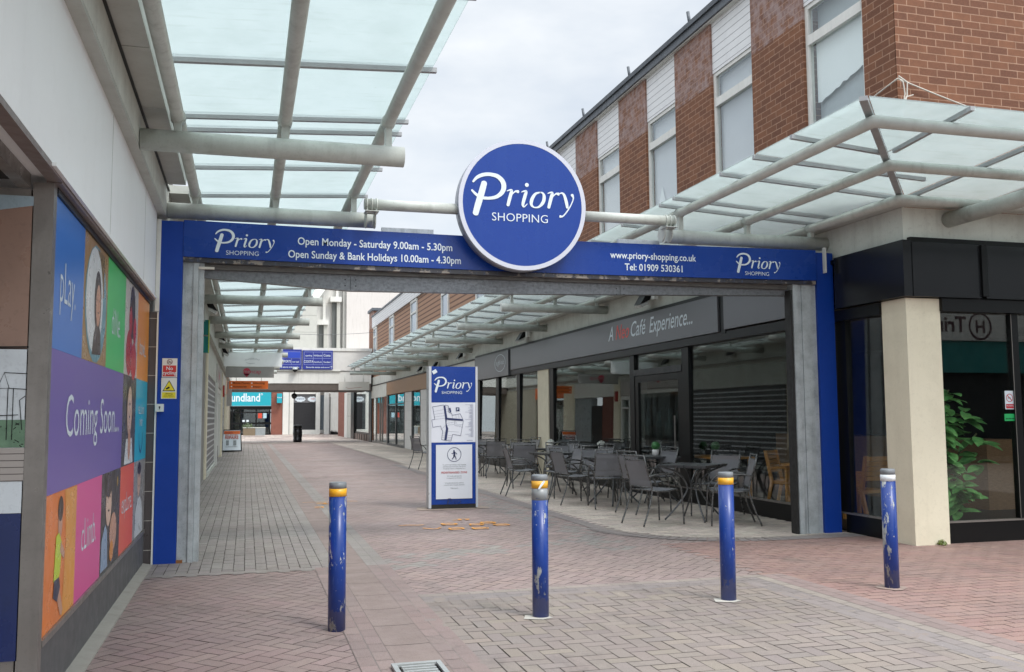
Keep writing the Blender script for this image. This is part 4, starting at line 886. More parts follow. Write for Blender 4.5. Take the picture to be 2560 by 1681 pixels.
# fascia signs
FX = 7.29
a = B(FX, 7.41, 9.09, 10.42, 2.86, 3.52).build('fascia_panel', black_s, rb)
a = B(FX, 7.41, 10.62, 13.36, 2.86, 3.44).build('fascia_panel', grey_s, rb)
cafe = B(FX, 7.41, 13.56, 25.9, 2.84, 3.44).build('fascia_panel', grey_s, rb)
B(FX-.005, 7.41, 26.15, 30.3, 2.70, 3.44).build('fascia_panel', grey_s, rb)
B(FX+.03, 7.41, 13.37, 13.55, 2.8, 3.45).box(FX+.03, 7.41, 25.91, 26.14, 2.8, 3.45).build('fascia_gap', black_f, rb)
B(7.411, 8.36, 9.08, 9.19, 2.86, 3.50).box(8.44, 16, 9.08, 9.19, 2.86, 3.50).build('fascia_panel', black_s, rb)
B(8.361, 8.439, 9.05, 9.19, 2.88, 3.49).build('fascia_joint', black_f, rb)
B(7.30, 7.40, 9.2, 30.3, 3.445, 3.50).box(7.41, 16, 9.10, 9.2, 3.505, 3.56).build('fascia_capping', black_f, rb)
B(7.33, 7.42, 9.6, 30.3, 2.70, 2.835).box(7.83, 16, 9.12, 9.2, 2.70, 2.855).build('transom', black_f, rb)
lt = MB(); lx = FX-.004
dn = (0, -1, 0)
def ct(s, y, mat=None, size=.42, sx=.94):
    m_ = MB().text(s, size, (lx, y, 3.06), dn, Z3, align='LEFT', shear=.32, bold=.006, sx=sx); return m_
ct('A', 18.3).build('lettering', white_l, cafe); ct('Neo', 17.9).build('lettering', paint('bright red','#e0564e',.4,0,0), cafe)
ct('Café', 17.1).build('lettering', white_l, cafe); ct('Experience...', 16.22, sx=.84).build('lettering', white_l, cafe)
lo = MB().disc((FX-.012, 27.05, 3.10), dn, Z3, .62, .26, n=36, r0=.93).text('e.gift-hub', .21, (FX-.012, 27.05, 3.05), dn, Z3, bold=.0, sx=1.15).build('round_logo', white_l, rb)
# shopfront
for q in ((7.395, 7.47, 10.72, 23.55), (7.395, 7.47, 9.62, 10.49), (7.395, 7.47, 23.8, 30.2), (7.83, 16, 9.2, 9.3)): B(*q, 0, .235).build('plinth', black_f, rb)
B(7.38, 7.45, 9.62, 23.55, .237, .262).box(7.83, 16, 9.19, 9.25, .237, .258).build('sill', alu, rb)
def mull(y0, y1, z0=.262, z1=2.70, x0=7.38, x1=7.46): MB().box(x0, x1, y0, y1, z0, z1).build('mullion', black_f, rb)
for y0, y1 in ((9.56, 9.62), (10.36, 10.72), (14.82, 15.08), (17.2, 17.42), (22.3, 22.62), (25.3, 25.6), (27.6, 27.9), (30.0, 30.3)): mull(y0, y1)
MB().box(7.37, 7.46, 15.08, 17.2, 2.28, 2.40).build('door_head', paint('door rail', '#2c2d2f', .35, .2), rb)
dr = MB().box(7.39, 7.45, 15.1, 15.26, .05, 2.27).box(7.39, 7.45, 17.03, 17.19, .05, 2.27).box(7.39, 7.45, 15.26, 17.03, .05, .25).box(7.39, 7.45, 15.26, 17.03, 2.15, 2.27).build('door', black_f, rb)
MB().box(7.34, 7.36, 15.32, 15.35, .9, 1.5).build('handle', alu, dr)
MB().box(7.415, 7.423, 15.26, 17.03, .25, 2.15).build('glass', shopglass, dr)
def tpane(y0, y1, z0, z1):   # panes tilted back slightly to bring the canopy arms into their reflection
    xa, xb = 7.400+(z0-.26)*.013, 7.400+(z1-.26)*.013
    MB().prism([(xa, y0, z0), (xb, y0, z1), (xb+.008, y0, z1), (xa+.008, y0, z0)], (0, y1-y0, 0)).build('window_pane', shopglass, rb)
for y0, y1 in ((9.62, 10.36), (10.72, 14.82), (17.42, 22.3), (22.62, 25.3), (25.6, 27.6), (27.9, 30.0)): tpane(y0, y1, .262, 2.70)
tpane(15.08, 17.2, 2.40, 2.70)
for x0, x1 in ((7.84, 8.86), (8.96, 10.4), (10.5, 13)): MB().box(x0, x1, 9.215, 9.225, .262, 2.70).build('window_pane', shopglass, rb)
for x0, x1 in ((8.86, 8.96), (10.4, 10.5)): MB().box(x0, x1, 9.18, 9.26, .262, 2.70).build('mullion', black_f, rb)
MB().box(8.855, 8.862, 9.175, 9.18, .262, 2.69).build('glazing_bead', alu, rb)
MB().prism([(7.36, 9.165, 0), (7.83, 9.165, 0), (7.83, 9.60, 0), (7.36, 9.60, 0)], (0, 0, 2.70)).box(7.362, 7.828, 9.168, 9.6, 2.701, 2.85).build('corner_pillar', cream, rb)
MB().box(7.36, 7.50, 22.64, 23.55, 0, 2.70).build('post', cream, rb)
# interior
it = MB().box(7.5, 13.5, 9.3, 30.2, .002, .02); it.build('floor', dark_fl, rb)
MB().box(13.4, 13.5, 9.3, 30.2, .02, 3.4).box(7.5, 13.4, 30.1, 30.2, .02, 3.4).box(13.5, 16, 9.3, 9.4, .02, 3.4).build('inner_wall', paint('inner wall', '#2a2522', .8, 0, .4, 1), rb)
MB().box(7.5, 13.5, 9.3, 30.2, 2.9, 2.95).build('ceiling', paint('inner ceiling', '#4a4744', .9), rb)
MB().box(11.0, 11.6, 12, 18, .02, 1.1).build('counter', wood_pl, rb)
B(16, 16.3, 9.3, BY1, 0, ZT).box(7.8, 16, BY1-.3, BY1-.01, 3.96, ZT).box(13.5, 16, BY1, 30.3, 0, 3.9).build('back_wall', MATS['tan render'], rb)
# stickers
t = thing('window_sticker', 'white and red no smoking sticker on the right end window', 'sticker', (8.80, 9.2, 1.66))
MB().box(8.735, 8.865, 9.20, 9.204, 1.55, 1.77).build('backing', white_l, t)
MB().disc((8.80, 9.1985, 1.685), X3, Z3, .05, n=24, r0=.84).obox((8.80, 9.1985, 1.685), (.7, 0, -.7), (0, 1, 0), (.7, 0, .7), .048, .0004, .005).box(8.745, 8.855, 9.1975, 9.1995, 1.56, 1.612).build('red_print', paint('ns red', '#b72d36', .4, 0, 0), t)
MB().box(8.775, 8.82, 9.1988, 9.1996, 1.68, 1.688).build('cigarette', black_f, t); MB().text('No smoking', .02, (8.80, 9.1965, 1.585), bold=.01).build('lettering', white_l, t)
t = tag(MB().box(8.715, 8.86, 9.199, 9.203, 1.41, 1.495).build('window_sticker', paint('rating green', '#21a35a', .4, 0, 0)), 'small green hygiene rating sticker below the no smoking sticker', 'sticker')
mb = MB()
for k in range(6): mb.disc((8.737+k*.021, 9.1975, 1.437), X3, Z3, .008, n=10)
mb.build('rating_dots', black_f, t)
# cable on the wall
rp = thing('cable', 'thin white cable sagging from the brick corner above the canopy with loose looped ends', 'cable', (7.38, 9.17, 5.45))
def sag(a, b, d, n=14): return [Vector(a).lerp(Vector(b), k/n)-Vector((0, 0, d*4*(k/n)*(1-k/n))) for k in range(n+1)]
MB().tube(sag((7.37, 9.15, 5.47), (7.34, 11.6, 5.12), .02), .009, 6).tube(sag((7.37, 9.15, 5.47), (10.5, 9.15, 4.78), .05), .009, 6).build('line', paint('cable white', '#cfc9be', .6, 0, .2, 9), rp)
MB().tube([(7.36, 9.13, 5.47), (7.42, 9.12, 5.42), (7.44, 9.12, 5.28), (7.41, 9.12, 5.15), (7.38, 9.12, 5.0), (7.42, 9.12, 4.85)], .008, 6).tube([(7.36, 9.12, 5.49), (7.47, 9.11, 5.42), (7.46, 9.11, 5.25), (7.40, 9.11, 5.18), (7.5, 9.11, 5.06), (7.55, 9.12, 4.9)], .008, 6).tube([(7.40, 9.10, 5.12), (7.45, 9.10, 5.24), (7.54, 9.10, 5.27)], .006, 6).build('loose_ends', MATS['cable white'], rp)

# ================================================================= FLOODLIGHTS
def flood(x, y, z, sx, lab, junction=True):
    t = thing('floodlight', lab, 'floodlight', (x, y, z), 0, 'floodlights under the canopies')
    d = sx
    MB().prism([(x, y-.16, z+.13), (x+d*.10, y-.16, z+.13), (x+d*.24, y-.16, z-.10), (x+d*.05, y-.16, z-.02)], (0, .32, 0)).build('housing', black_f, t)
    MB().prism([(x+d*.245, y-.15, z-.115), (x+d*.06, y-.15, z-.035), (x+d*.07, y-.15, z-.10), (x+d*.20, y-.15, z-.16)], (0, .30, 0)).build('lens', paint('lens grey', '#c5c6c2', .25, 0, .1, 9), t)
    if junction: MB().box(x, x+d*.07, y-.42, y-.27, z-.03, z+.14).build('junction_box', white_p, t)
flood(7.28, 16.2, 3.68, -1, 'black floodlight beside a white box above the cafe lettering')
flood(7.28, 24.4, 3.66, -1, 'black floodlight above the round logo end of the cafe sign')
flood(7.28, 32.0, 3.62, -1, 'black floodlight under the right canopy above the map pillar')
flood(7.28, 36.6, 3.55, -1, 'small black floodlight under the right canopy beyond the map pillar', False)
flood(7.28, 40.0, 3.55, -1, 'small black floodlight above the wooden fascia on the right', False)
flood(-.86, 20.3, 3.82, 1, 'black floodlight just past the left gate pillar above the green sign', False)
flood(-.86, 28.2, 3.82, 1, 'black floodlight above the left roller shutter', False)
flood(-.86, 33.4, 3.78, 1, 'black floodlight by the left end of the blank white hanging sign', False)

# ================================================================= MAP PILLAR
tp = thing('map_pillar', 'tall blue and white shopping centre map pillar in the middle of the street', 'sign', (3.29, 15.3, 0))
f0 = 15.2
B(2.875, 2.918, f0-.012, f0+.20, 0.02, 2.335).build('side_rail', paint('rail alu', '#c9ccd0', .35, .3, .1, 5), tp)
B(3.665, 3.70, f0-.012, f0+.20, 0.02, 2.335).build('side_rail', MATS['rail alu'], tp)
B(2.92, 3.663, f0+.01, f0+.19, .02, 2.33).build('core', blue_p, tp)
B(2.89, 3.68, f0+.0, f0+.19, 0, .075).build('base', rubber, tp)
hp = B(2.92, 3.663, f0-.004, f0+.008, 1.74, 2.333).build('header_panel', blue, tp)
lt = MB(); logo(lt, (2.965-140*.00063, f0-.010, 2.20+530*.00063-.03), X3, Z3, .00063)
lt.obox((2.972, f0-.0105, 2.245), (.86, 0, .5), (0, 1, 0), (-.5, 0, .86), .038, .0005, .03); lt.build('lettering', white_l, hp)
mpn = B(2.92, 3.663, f0-.004, f0+.008, 1.085, 1.738).build('map_panel', paint('map white', '#d7dae2', .35, 0, 0), tp)
# map traced: panel pixels (210..592, 448..815) of a 782 px wide crop
mw = (3.663-2.92)/384; mhh = (1.738-1.085)/367
mpx = lambda x, y: (2.92+(x-209)*mw, f0-.0095, 1.738-(y-448)*mhh)
mb = MB()
def mline(pts, w=1.6):
    for (a, b), (c, d) in zip(pts, pts[1:]):
        p = Vector(mpx(a, b)); q = Vector(mpx(c, d)); dd = (q-p).normalized(); nn = Vector((-dd.z, 0, dd.x))*w*mw*.5
        mb.add([p-nn, q-nn, q+nn, p+nn], [(0, 1, 2, 3)])
mline([(315, 470), (219, 487), (238, 603), (212, 608), (221, 675), (290, 664), (295, 698), (307, 702), (296, 790), (378, 803), (392, 742), (462, 754), (486, 622), (480, 600), (458, 552), (388, 566), (383, 545), (360, 540), (355, 478), (325, 470)], 3.2)
for a in ([(228, 530), (318, 512)], [(232, 556), (322, 545)], [(237, 580), (326, 568)], [(238, 603), (335, 592)], [(345, 657), (405, 650), (412, 615)], [(345, 600), (392, 598), (388, 566)], [(355, 712), (445, 722)], [(409, 660), (480, 680)], [(415, 612), (410, 655), (470, 668)], [(425, 625), (422, 648), (475, 655)], [(440, 560), (450, 598)], [(420, 562), (425, 598)], [(300, 718), (330, 722)], [(298, 735), (328, 738)], [(297, 752), (326, 756)], [(296, 770), (323, 774)], [(350, 750), (388, 756)], [(348, 768), (384, 774)], [(345, 785), (380, 790)], [(297, 690), (335, 655)], [(330, 490), (356, 488)], [(332, 510), (358, 508)], [(334, 530), (360, 528)], [(360, 500), (375, 498), (380, 535)], [(340, 640), (400, 630)]): mline(a, 1.2)
mb.build('map_lines', paint('map navy', '#26305c', .5, 0, 0), mpn)
mb = MB()
for pts in ([(313, 476), (328, 474), (346, 588), (340, 610), (338, 640), (354, 690), (340, 795), (320, 792), (334, 690), (328, 600)], [(340, 588), (480, 602), (482, 618), (345, 608)], [(420, 493), (452, 493), (452, 528), (420, 528)], [(360, 498), (372, 497), (380, 536), (368, 538)]): mb.poly([mpx(*p)[0:1]+(f0-.0100,)+mpx(*p)[2:] for p in pts])
mb.build('map_streets', MATS['map navy'], mpn)
pz = mpx(436, 522); MB().text('P', .055, (pz[0], f0-.0106, pz[2]), bold=.02).build('lettering', white_l, mpn)
mb = MB(); rr = random.Random(9)
for k in range(40):
    w = rr.uniform(8, 46) if k % 9 else 66; yk = 468+k*7.6; p = mpx(568, yk); mb.box(p[0]-w*mw, p[0], f0-.0102, f0-.0095, p[2]-.0022, p[2]+.0022); mb.box(p[0]+.004, p[0]+.012, f0-.0102, f0-.0095, p[2]-.0022, p[2]+.0022)
mb.box(mpx(515, 0)[0], mpx(568, 0)[0], f0-.0102, f0-.0095, mpx(0, 801)[2], mpx(0, 797)[2]); mb.build('map_index', paint('index grey', '#8c90a6', .5, 0, 0), mpn)
lp = B(2.92, 3.663, f0-.004, f0+.008, .078, 1.083).build('lower_panel', blue, tp)
npn = B(2.995, 3.602, f0-.014, f0-.003, .165, 1.045).build('notice_board', paint('notice white', '#d4d8df', .35, 0, 0), tp)
lt = MB(); fy = f0-.0185; cxn = 3.30
lt.disc((cxn, fy, .885), X3, Z3, .118, n=40, r0=.93).disc((cxn-.005, fy, .945), X3, Z3, .014, n=14)
lt.stroke([(-.2, 4, 3), (.2, 0, 3), (-.6, -2.5, 2.4)], (cxn, fy, .885), X3, Z3, .01).stroke([(0, -1, 2.0), (-1, -4, 1.8), (-3.5, -7.5, 1.3)], (cxn, fy, .885), X3, Z3, .01).stroke([(.4, -2, 1.8), (2.2, -4.5, 1.5), (3, -7.8, 1.2)], (cxn, fy, .885), X3, Z3, .01).stroke([(0, 3.4, 1.4), (-3, 1.6, 1.0), (-4.6, 1.8, .9)], (cxn, fy, .885), X3, Z3, .01).stroke([(.6, 3.4, 1.4), (3, 2.2, 1.0), (4.4, .6, .9)], (cxn, fy, .885), X3, Z3, .01)
lt.build('pictogram', MATS['map navy'], npn)
lt = MB()
for i, s_ in enumerate(['To assist in providing a safe shopping', 'and leisure environment The Priory', 'Shopping Centre is designated as a']): lt.text(s_, .030, (cxn, fy, .712-i*.032), sx=.88)
for s_, z in (('We kindly ask that this', .525), ('is respected at all times.', .493), ('Considerately driven mobility', .415), ('scooters are of course welcome.', .382), ('With thanks', .328)): lt.text(s_, .030, (cxn, fy, z), sx=.88)
lt.build('small_print', paint('print grey', '#6b7088', .5, 0, 0), npn)
MB().text('PEDESTRIANISED ZONE', .044, (cxn, fy, .578), bold=.012, sx=.93).build('red_heading', red_l, npn)
lt = MB(); logo(lt, (3.295-640*.00024, fy, .305), X3, Z3, .00024); lt.build('small_logo', MATS['map navy'], npn)

# ================================================================= CAFE FURNITURE
def bez(p, n=8):
    out = []
    for i in range(len(p)-1):
        p0, p1, p2, p3 = Vector(p[max(i-1, 0)]), Vector(p[i]), Vector(p[i+1]), Vector(p[min(i+2, len(p)-1)])
        for k in range(n):
            t = k/n; out.append(.5*((2*p1)+(-p0+p2)*t+(2*p0-5*p1+4*p2-p3)*t*t+(-p0+3*p1-3*p2+p3)*t**3))
    out.append(Vector(p[-1])); return out
GC_ = 'metal cafe chairs outside the cafe'
def metal_chair():      # faces +y
    t = thing('cafe_chair', '', 'chair', (0, 0, 0), 0, GC_)
    R_ = .0125
    for s in (-1, 1):
        MB().tube(bez([(s*.255, -.37, 0), (s*.25, -.27, .25), (s*.245, -.215, .46), (s*.24, -.235, .6)], 5), R_, 8).build('rear_leg', chair_m, t)
        n = MB().tube(bez([(s*.275, .30, 0), (s*.27, .285, .3), (s*.27, .25, .52), (s*.27, .10, .665), (s*.265, -.1, .69), (s*.25, -.27, .665)], 5), R_, 8).build('front_leg', chair_m, t)
    fr = MB()
    for s in (-1, 1): fr.tube([(s*.24, -.235, .6), (s*.237, -.30, .80), (s*.235, -.335, .955)], R_, 8)
    fr.tube([(-.235, -.335, .945), (.235, -.335, .945)], .010, 8).tube([(-.236, -.318, .885), (.236, -.318, .885)], .009, 6).tube([(-.24, -.225, .515), (.24, -.225, .515)], .009, 6)
    fr.build('back_frame', chair_m, t)
    mb = MB(); pts = [(-.225, .518), (-.24, .6), (-.275, .72), (-.305, .82), (-.318, .883)]
    for (a, za), (b, zb) in zip(pts, pts[1:]): mb.add([(-.232, a, za), (.232, a, za), (.232, b, zb), (-.232, b, zb)], [(0, 1, 2, 3)], True)
    mb.build('backrest', cloth, t)
    mb = MB(); pts = [(-.215, .475), (-.1, .455), (.05, .458), (.18, .478), (.27, .468)]
    for (a, za), (b, zb) in zip(pts, pts[1:]): mb.add([(-.245, a, za), (.245, a, za), (.245, b, zb), (-.245, b, zb)], [(0, 1, 2, 3)], True)
    mb.build('seat', cloth_s, t)
    fr = MB()
    for s in (-1, 1): fr.tube([(s*.25, a, z) for a, z in pts], .011, 8)
    fr.tube([(-.25, .27, .466), (.25, .27, .466)], .011, 8).tube([(-.25, -.215, .474), (.25, -.215, .474)], .011, 8); fr.build('seat_frame', chair_m, t)
    return t
ch0 = metal_chair()
CH = [(5.47, 12.13, 13, 'nearest cafe chair on the street side of the first table, facing the window'),
      (6.43, 11.72, 160, 'cafe chair right of the first table, partly behind the bollard with the whole yellow band'),
      (6.80, 12.80, 215, 'wide-looking cafe chair between the first table and the window, facing the street'),
      (5.95, 13.55, 15, 'dark cafe chair just behind the nearest chair, seen from its back'),
      (5.72, 14.52, 78, 'cafe chair seen squarely from behind, right of the bollard with the torn band'),
      (6.72, 14.85, 190, 'narrow-looking cafe chair turned sideways beside the cafe door'),
      (6.08, 15.85, 262, 'cafe chair facing the camera, directly behind the chair seen squarely from behind'),
      (6.40, 16.95, 195, 'cafe chair near the window beside the white flowered pot'),
      (5.42, 15.35, 8, 'cafe chair seen side on, just right of the top of the torn-band bollard'),
      (5.68, 16.62, 184, 'cafe chair with bright curved arms facing left behind the torn-band bollard'),
      (6.15, 18.3, 255, 'cafe chair facing the camera in front of the cream post'),
      (5.08, 17.32, -4, 'cafe chair seen edge on at the street side of the second table'),
      (5.65, 19.25, 84, 'cafe chair with creased mesh seen from behind, left of the cream post'),
      (6.65, 19.6, 190, 'cafe chair turned sideways close to the window right of the cream post'),
      (6.08, 20.85, 250, 'cafe chair facing the camera left of the cream post'),
      (6.95, 23.4, 192, 'small cafe chair by the window left of the cream post'),
      (5.95, 22.6, 80, 'cafe chair seen from behind nearest the right side of the map pillar'),
      (6.22, 24.4, 265, 'pale lit cafe chair facing the camera just right of the map pillar'),
      (5.38, 23.3, 5, 'cafe chair mostly hidden by the right edge of the map pillar'),
      (4.98, 27.0, 22, 'cafe chair standing alone left of the map pillar'),
      (5.45, 26.3, 205, 'cafe chair hidden behind the map pillar with its back rail showing on the left')]
def setc(n, x, y, a, lab): o = PA[n]; o.location = (x, y, 0.012); o.rotation_euler = (0, 0, math.radians(a-90)); o['label'] = lab
for i, (x, y, a, lab) in enumerate(CH):
    if i: dup(ch0, (x, y, .012), math.radians(a-90), lab, GC_)
setc(ch0, *CH[0])
def metal_table():
    t = thing('cafe_table', '', 'table', (0, 0, 0), 0, 'square metal cafe tables')
    MB().box(-.37, .37, -.37, .37, .765, .785).box(-.36, .36, -.36, .36, .745, .764).build('tabletop', table_m, t)
    for sx in (-1, 1):
        for sy in (-1, 1): MB().tube(bez([(sx*.31, sy*.31, .745), (sx*.16, sy*.16, .66), (sx*.075, sy*.075, .50), (sx*.08, sy*.08, .38), (sx*.19, sy*.19, .17), (sx*.31, sy*.31, 0)], 5), .0135, 8).build('leg', table_m, t)
    MB().tube([(-.075, -.075, .44), (.075, .075, .44)], .008, 6).tube([(-.075, .075, .44), (.075, -.075, .44)], .008, 6).build('brace', table_m, t)
    return t
tb0 = metal_table()
TB = [(6.24, 12.45, 38, 'nearest cafe table, empty, with its corner towards the camera'), (6.05, 15.05, 20, 'cafe table hidden between the chair seen from behind and the one facing it'), (5.80, 17.5, 12, 'cafe table just above the torn-band bollard in front of the cream post'),
      (6.05, 20.1, 5, 'cafe table left of the cream post'), (6.1, 23.55, 8, 'cafe table just right of the map pillar'), (6.92, 15.35, 0, 'cafe table with a small green plant beside the cafe door'), (6.85, 17.6, 0, 'cafe table with a white flowered pot near the window'), (5.5, 26.95, 0, 'cafe table hidden behind the map pillar')]
for i, (x, y, a, lab) in enumerate(TB):
    if i: dup(tb0, (x, y, .012), math.radians(a), lab, 'square metal cafe tables')
o = PA[tb0]; o.location = (TB[0][0], TB[0][1], .012); o.rotation_euler = (0, 0, math.radians(38)); o['label'] = TB[0][3]
def pot(x, y, z, lab, potm, kind):
    t = thing('potted_plant', lab, 'plant', (x, y, z))
    MB().lathe([(.04, 0), (.06, .03), (.062, .09), (.055, .11), (.048, .10)], (x, y, z), 16).build('pot', potm, t)
    mb = MB(); rr = random.Random(int(y*10))
    if kind == 'ball': leafclump(mb, (x, y, z+.17), .085, 420, .03, rr, 1); leafclump(mb, (x, y, z+.17), .085, 200, .03, rr, -1)
    else: leafclump(mb, (x, y, z+.13), .09, 150, .04, rr, 1)
    mb.build('foliage', leaf_b if kind != 'white' else paint('petals', '#dfe0d8', .6, 0, 0), t)
pot(6.95, 15.3, .797, 'small green plant in a white pot on the outdoor table by the cafe door', whitepot, 'ball')
pot(6.8, 17.55, .797, 'white flowers in a white pot on the outdoor table near the window', whitepot, 'white')
pot(6.35, 19.4, .797, 'small white flower pot among the far cafe chairs', whitepot, 'white')
pot(7.75, 14.6, .80, 'round green plant behind the glass above the wide-looking chair', rubber, 'ball')
pot(7.75, 12.12, .80, 'round green plant behind the glass left of the grey right gate post', rubber, 'ball')
# wooden furniture inside
def wood_chair(x, y, rz, lab):
    t = thing('wooden_chair', lab, 'chair', (0, 0, 0), 0, 'oak chairs inside the cafe')
    for sx in (-1, 1):
        MB().prism([(sx*.24-.02, .22, .0), (sx*.24+.02, .22, 0), (sx*.24+.02, .27, 0.0), (sx*.24-.02, .27, 0)], (0, 0, .66)).build('leg', wood_ch, t)
        MB().add([(sx*.24+a, b, z) for z, dy in ((0, -.34), (.46, -.24), (.93, -.33)) for a, b in ((-.02, dy-.025), (.02, dy-.025), (.02, dy+.025), (-.02, dy+.025))], [(0, 3, 2, 1), (8, 9, 10, 11)]+[(i*4+k, i*4+(k+1) % 4, i*4+4+(k+1) % 4, i*4+4+k) for i in (0, 1) for k in range(4)]).build('leg', wood_ch, t)
        MB().box(sx*.24-.03, sx*.24+.03, -.27, .29, .661, .69).build('armrest', wood_ch, t)
    MB().box(-.25, .25, -.23, .28, .43, .475).build('seat', wood_ch, t)
    mb = MB()
    for k in range(5): mb.add([(sx_*.218, -.262-.012*k*1.4+d, .60+.066*k+e) for sx_ in (-1, 1) for d, e in ((-.01, 0), (.01, 0), (.0, .058), (-.02, .058))], [(0, 1, 2, 3), (7, 6, 5, 4), (0, 4, 5, 1), (1, 5, 6, 2), (2, 6, 7, 3), (3, 7, 4, 0)])
    mb.build('backrest', wood_ch, t); o = PA[t]; o.location = (x, y, .02); o.rotation_euler = (0, 0, rz); return t
wc = wood_chair(8.12, 12.85, math.radians(-140), 'oak chair behind the glass left of the grey right gate post')
dup(wc, (8.02, 11.05, .02), math.radians(12), 'oak chair behind the glass between the blue pillar and the cream corner pillar', 'oak chairs inside the cafe')
dup(wc, (8.15, 25.3, .02), math.radians(160), 'oak chair inside the far cafe window behind the chairs by the map pillar', 'oak chairs inside the cafe')
t = thing('wooden_table', 'oak table behind the glass above the first metal table', 'table', (8.0, 14.9, 0))
MB().box(7.62, 8.35, 14.35, 15.5, .755, .79).build('tabletop', wood_ch, t)
for x in (7.68, 8.29):
    for y in (14.42, 15.43): MB().box(x-.025, x+.025, y-.025, y+.025, .02, .754).build('leg', wood_ch, t)
t = thing('wooden_table', 'oak table behind the glass beside the right gate post', 'table', (8.0, 12.0, 0))
MB().box(7.62, 8.3, 11.65, 12.35, .755, .79).build('tabletop', wood_ch, t)
for x in (7.68, 8.24):
    for y in (11.71, 12.29): MB().box(x-.025, x+.025, y-.025, y+.025, .02, .754).build('leg', wood_ch, t)
# big rubber plant in the corner window
t = thing('rubber_plant', 'tall leafy rubber plant in a terracotta pot behind the right end window', 'plant', (8.15, 9.75, 0))
MB().lathe([(.11, .02), (.16, .30), (.17, .34), (.15, .34)], (8.08, 9.72, 0), 20).build('pot', terra, t)
mb = MB(); rr = random.Random(21); lf = MB(); tips = []
for k in range(14):
    a = rr.uniform(0, 6.28); r = rr.uniform(.1, .5); z = .65+1.25*k/14+rr.uniform(-.1, .1); tip = (8.22+r*math.cos(a), 9.55+r*math.sin(a)*.35, z); tips.append(tip)
    mb.tube(bez([(8.08, 9.72, .3), (8.1, 9.73, z*.5), tip], 5), .011, 6)
mb.build('stem', paint('stem brown', '#4d4a30', .8), t)
def leaf(mb, p, d, up, Ln, Wd):
    d = Vector(d).normalized(); s_ = d.cross(Vector(up)).normalized(); u = s_.cross(d).normalized(); vs = []; n = 7
    for i in range(n+1):
        q = i/n; w = Wd*math.sin(PI*min(1, q*.93+.05))**.7 if 0 < i < n else .002; c = Vector(p)+d*Ln*q-u*Ln*.28*q*q; vs += [c-s_*w*.5+u*w*.12, c, c+s_*w*.5+u*w*.12]
    fs = []
    for i in range(n): fs += [(i*3, i*3+1, i*3+4, i*3+3), (i*3+1, i*3+2, i*3+5, i*3+4)]
    mb.add(vs, fs, True)
for tip in tips:
    for k in range(13):
        a = rr.uniform(0, 6.28); zz = -rr.uniform(0, .42); leaf(lf, (tip[0]+rr.uniform(-.03, .03), tip[1], tip[2]+zz), (math.cos(a), math.sin(a)*.8-.25, rr.uniform(-.5, .5)), (rr.uniform(-.3, .3), -.4, 1), rr.uniform(.19, .27), rr.uniform(.11, .15))
n = lf.build('foliage', leaf_m, t)
t = thing('potted_tree', 'dark potted tree inside the far cafe window', 'plant', (7.9, 24.1, 0))
MB().lathe([(.12, .02), (.17, .35), (.15, .35)], (7.95, 24.1, 0), 16).build('pot', rubber, t)
mb = MB(); leafclump(mb, (7.95, 24.1, 1.5), .42, 500, .12, random.Random(5), 1); leafclump(mb, (7.95, 24.1, 1.45), .42, 400, .12, random.Random(6), -1); mb.build('foliage', leafmat('dim leaf', '#4d6b55', '#2c4434'), t)
MB().tube([(7.95, 24.1, .3), (7.95, 24.1, 1.5)], .02, 6).build('trunk', MATS['stem brown'], t)

# ================================================================= RIGHT STREET BEYOND THE CAFE
tl = thing('tile_hung_building', 'long building hung with brown tiles beyond the cafe on the right', 'building', (9, 42, 0))
B(7.42, 12, BY1+.01, 57.4, 3.93, 6.94).build('tile_wall', tiles_m, tl)
B(7.32, 12, BY1+.01, 57.4, 6.95, 7.60).build('top_band', siding, tl)
B(7.28, 12, BY1+.01, 57.4, 7.605, 7.70).build('roof_edge', roofdark, tl)
MB().tube([(7.5, 42, 8.0), (7.5, 46, 8.0)], .02, 6).tube([(7.5, 42, 7.7), (7.5, 42, 8.0)], .02, 6).tube([(7.5, 46, 7.7), (7.5, 46, 8.0)], .02, 6).build('roof_rail', roofdark, tl)
for a, b in ((29.0, 30.5), (35.0, 36.35), (41.9, 43.6), (48.9, 50.5), (55.6, 57.1)):
    w = MB().box(7.36, 7.44, a, a+.12, 5.1, 6.93).box(7.36, 7.44, b-.12, b, 5.1, 6.93).box(7.362, 7.438, a+.12, b-.12, 5.1, 5.22).box(7.362, 7.438, a+.12, b-.12, 6.82, 6.93).box(7.358, 7.44, a+.12, b-.12, 6.28, 6.38).build('window', white_p, tl)
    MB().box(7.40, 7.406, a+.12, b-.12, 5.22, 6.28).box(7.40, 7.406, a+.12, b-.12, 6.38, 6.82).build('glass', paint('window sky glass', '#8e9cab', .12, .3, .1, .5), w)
B(7.40, 12, 57.42, 59.4, 0, 8.05).build('brick_pier', brick_x, tl)
B(7.30, 12, 57.3, 59.5, 8.06, 8.22).build('pier_cap', roofdark, tl)
B(7.36, 7.9, 30.32, 58, 3.44, 3.92).build('beige_band', beige, tl)
B(7.16, 7.4, 30.32, 50, 3.925, 3.96).build('soffit', soffit_m, tl)
B(7.30, 7.36, 30.35, 57.6, 3.40, 3.435).build('trim', black_f, tl)
B(7.33, 7.5, 30.32, 38.9, 2.7, 3.39).build('fascia', white_p, tl)
B(7.33, 7.5, 38.95, 51.1, 2.72, 3.38).build('fascia', wood_pl, tl)
B(7.33, 7.5, 51.2, 57.6, 2.66, 3.38).build('fascia', beige, tl)
wpm = stripes('white panels', '#dddcd9', '#b0afac', 2, .45, .02)
for q in ((30.32, 33.0), (38.6, 40.9), (43.35, 45.2)): B(7.38, 7.6, q[0], q[1], 0, 2.70).build('wall_panel', wpm, tl)
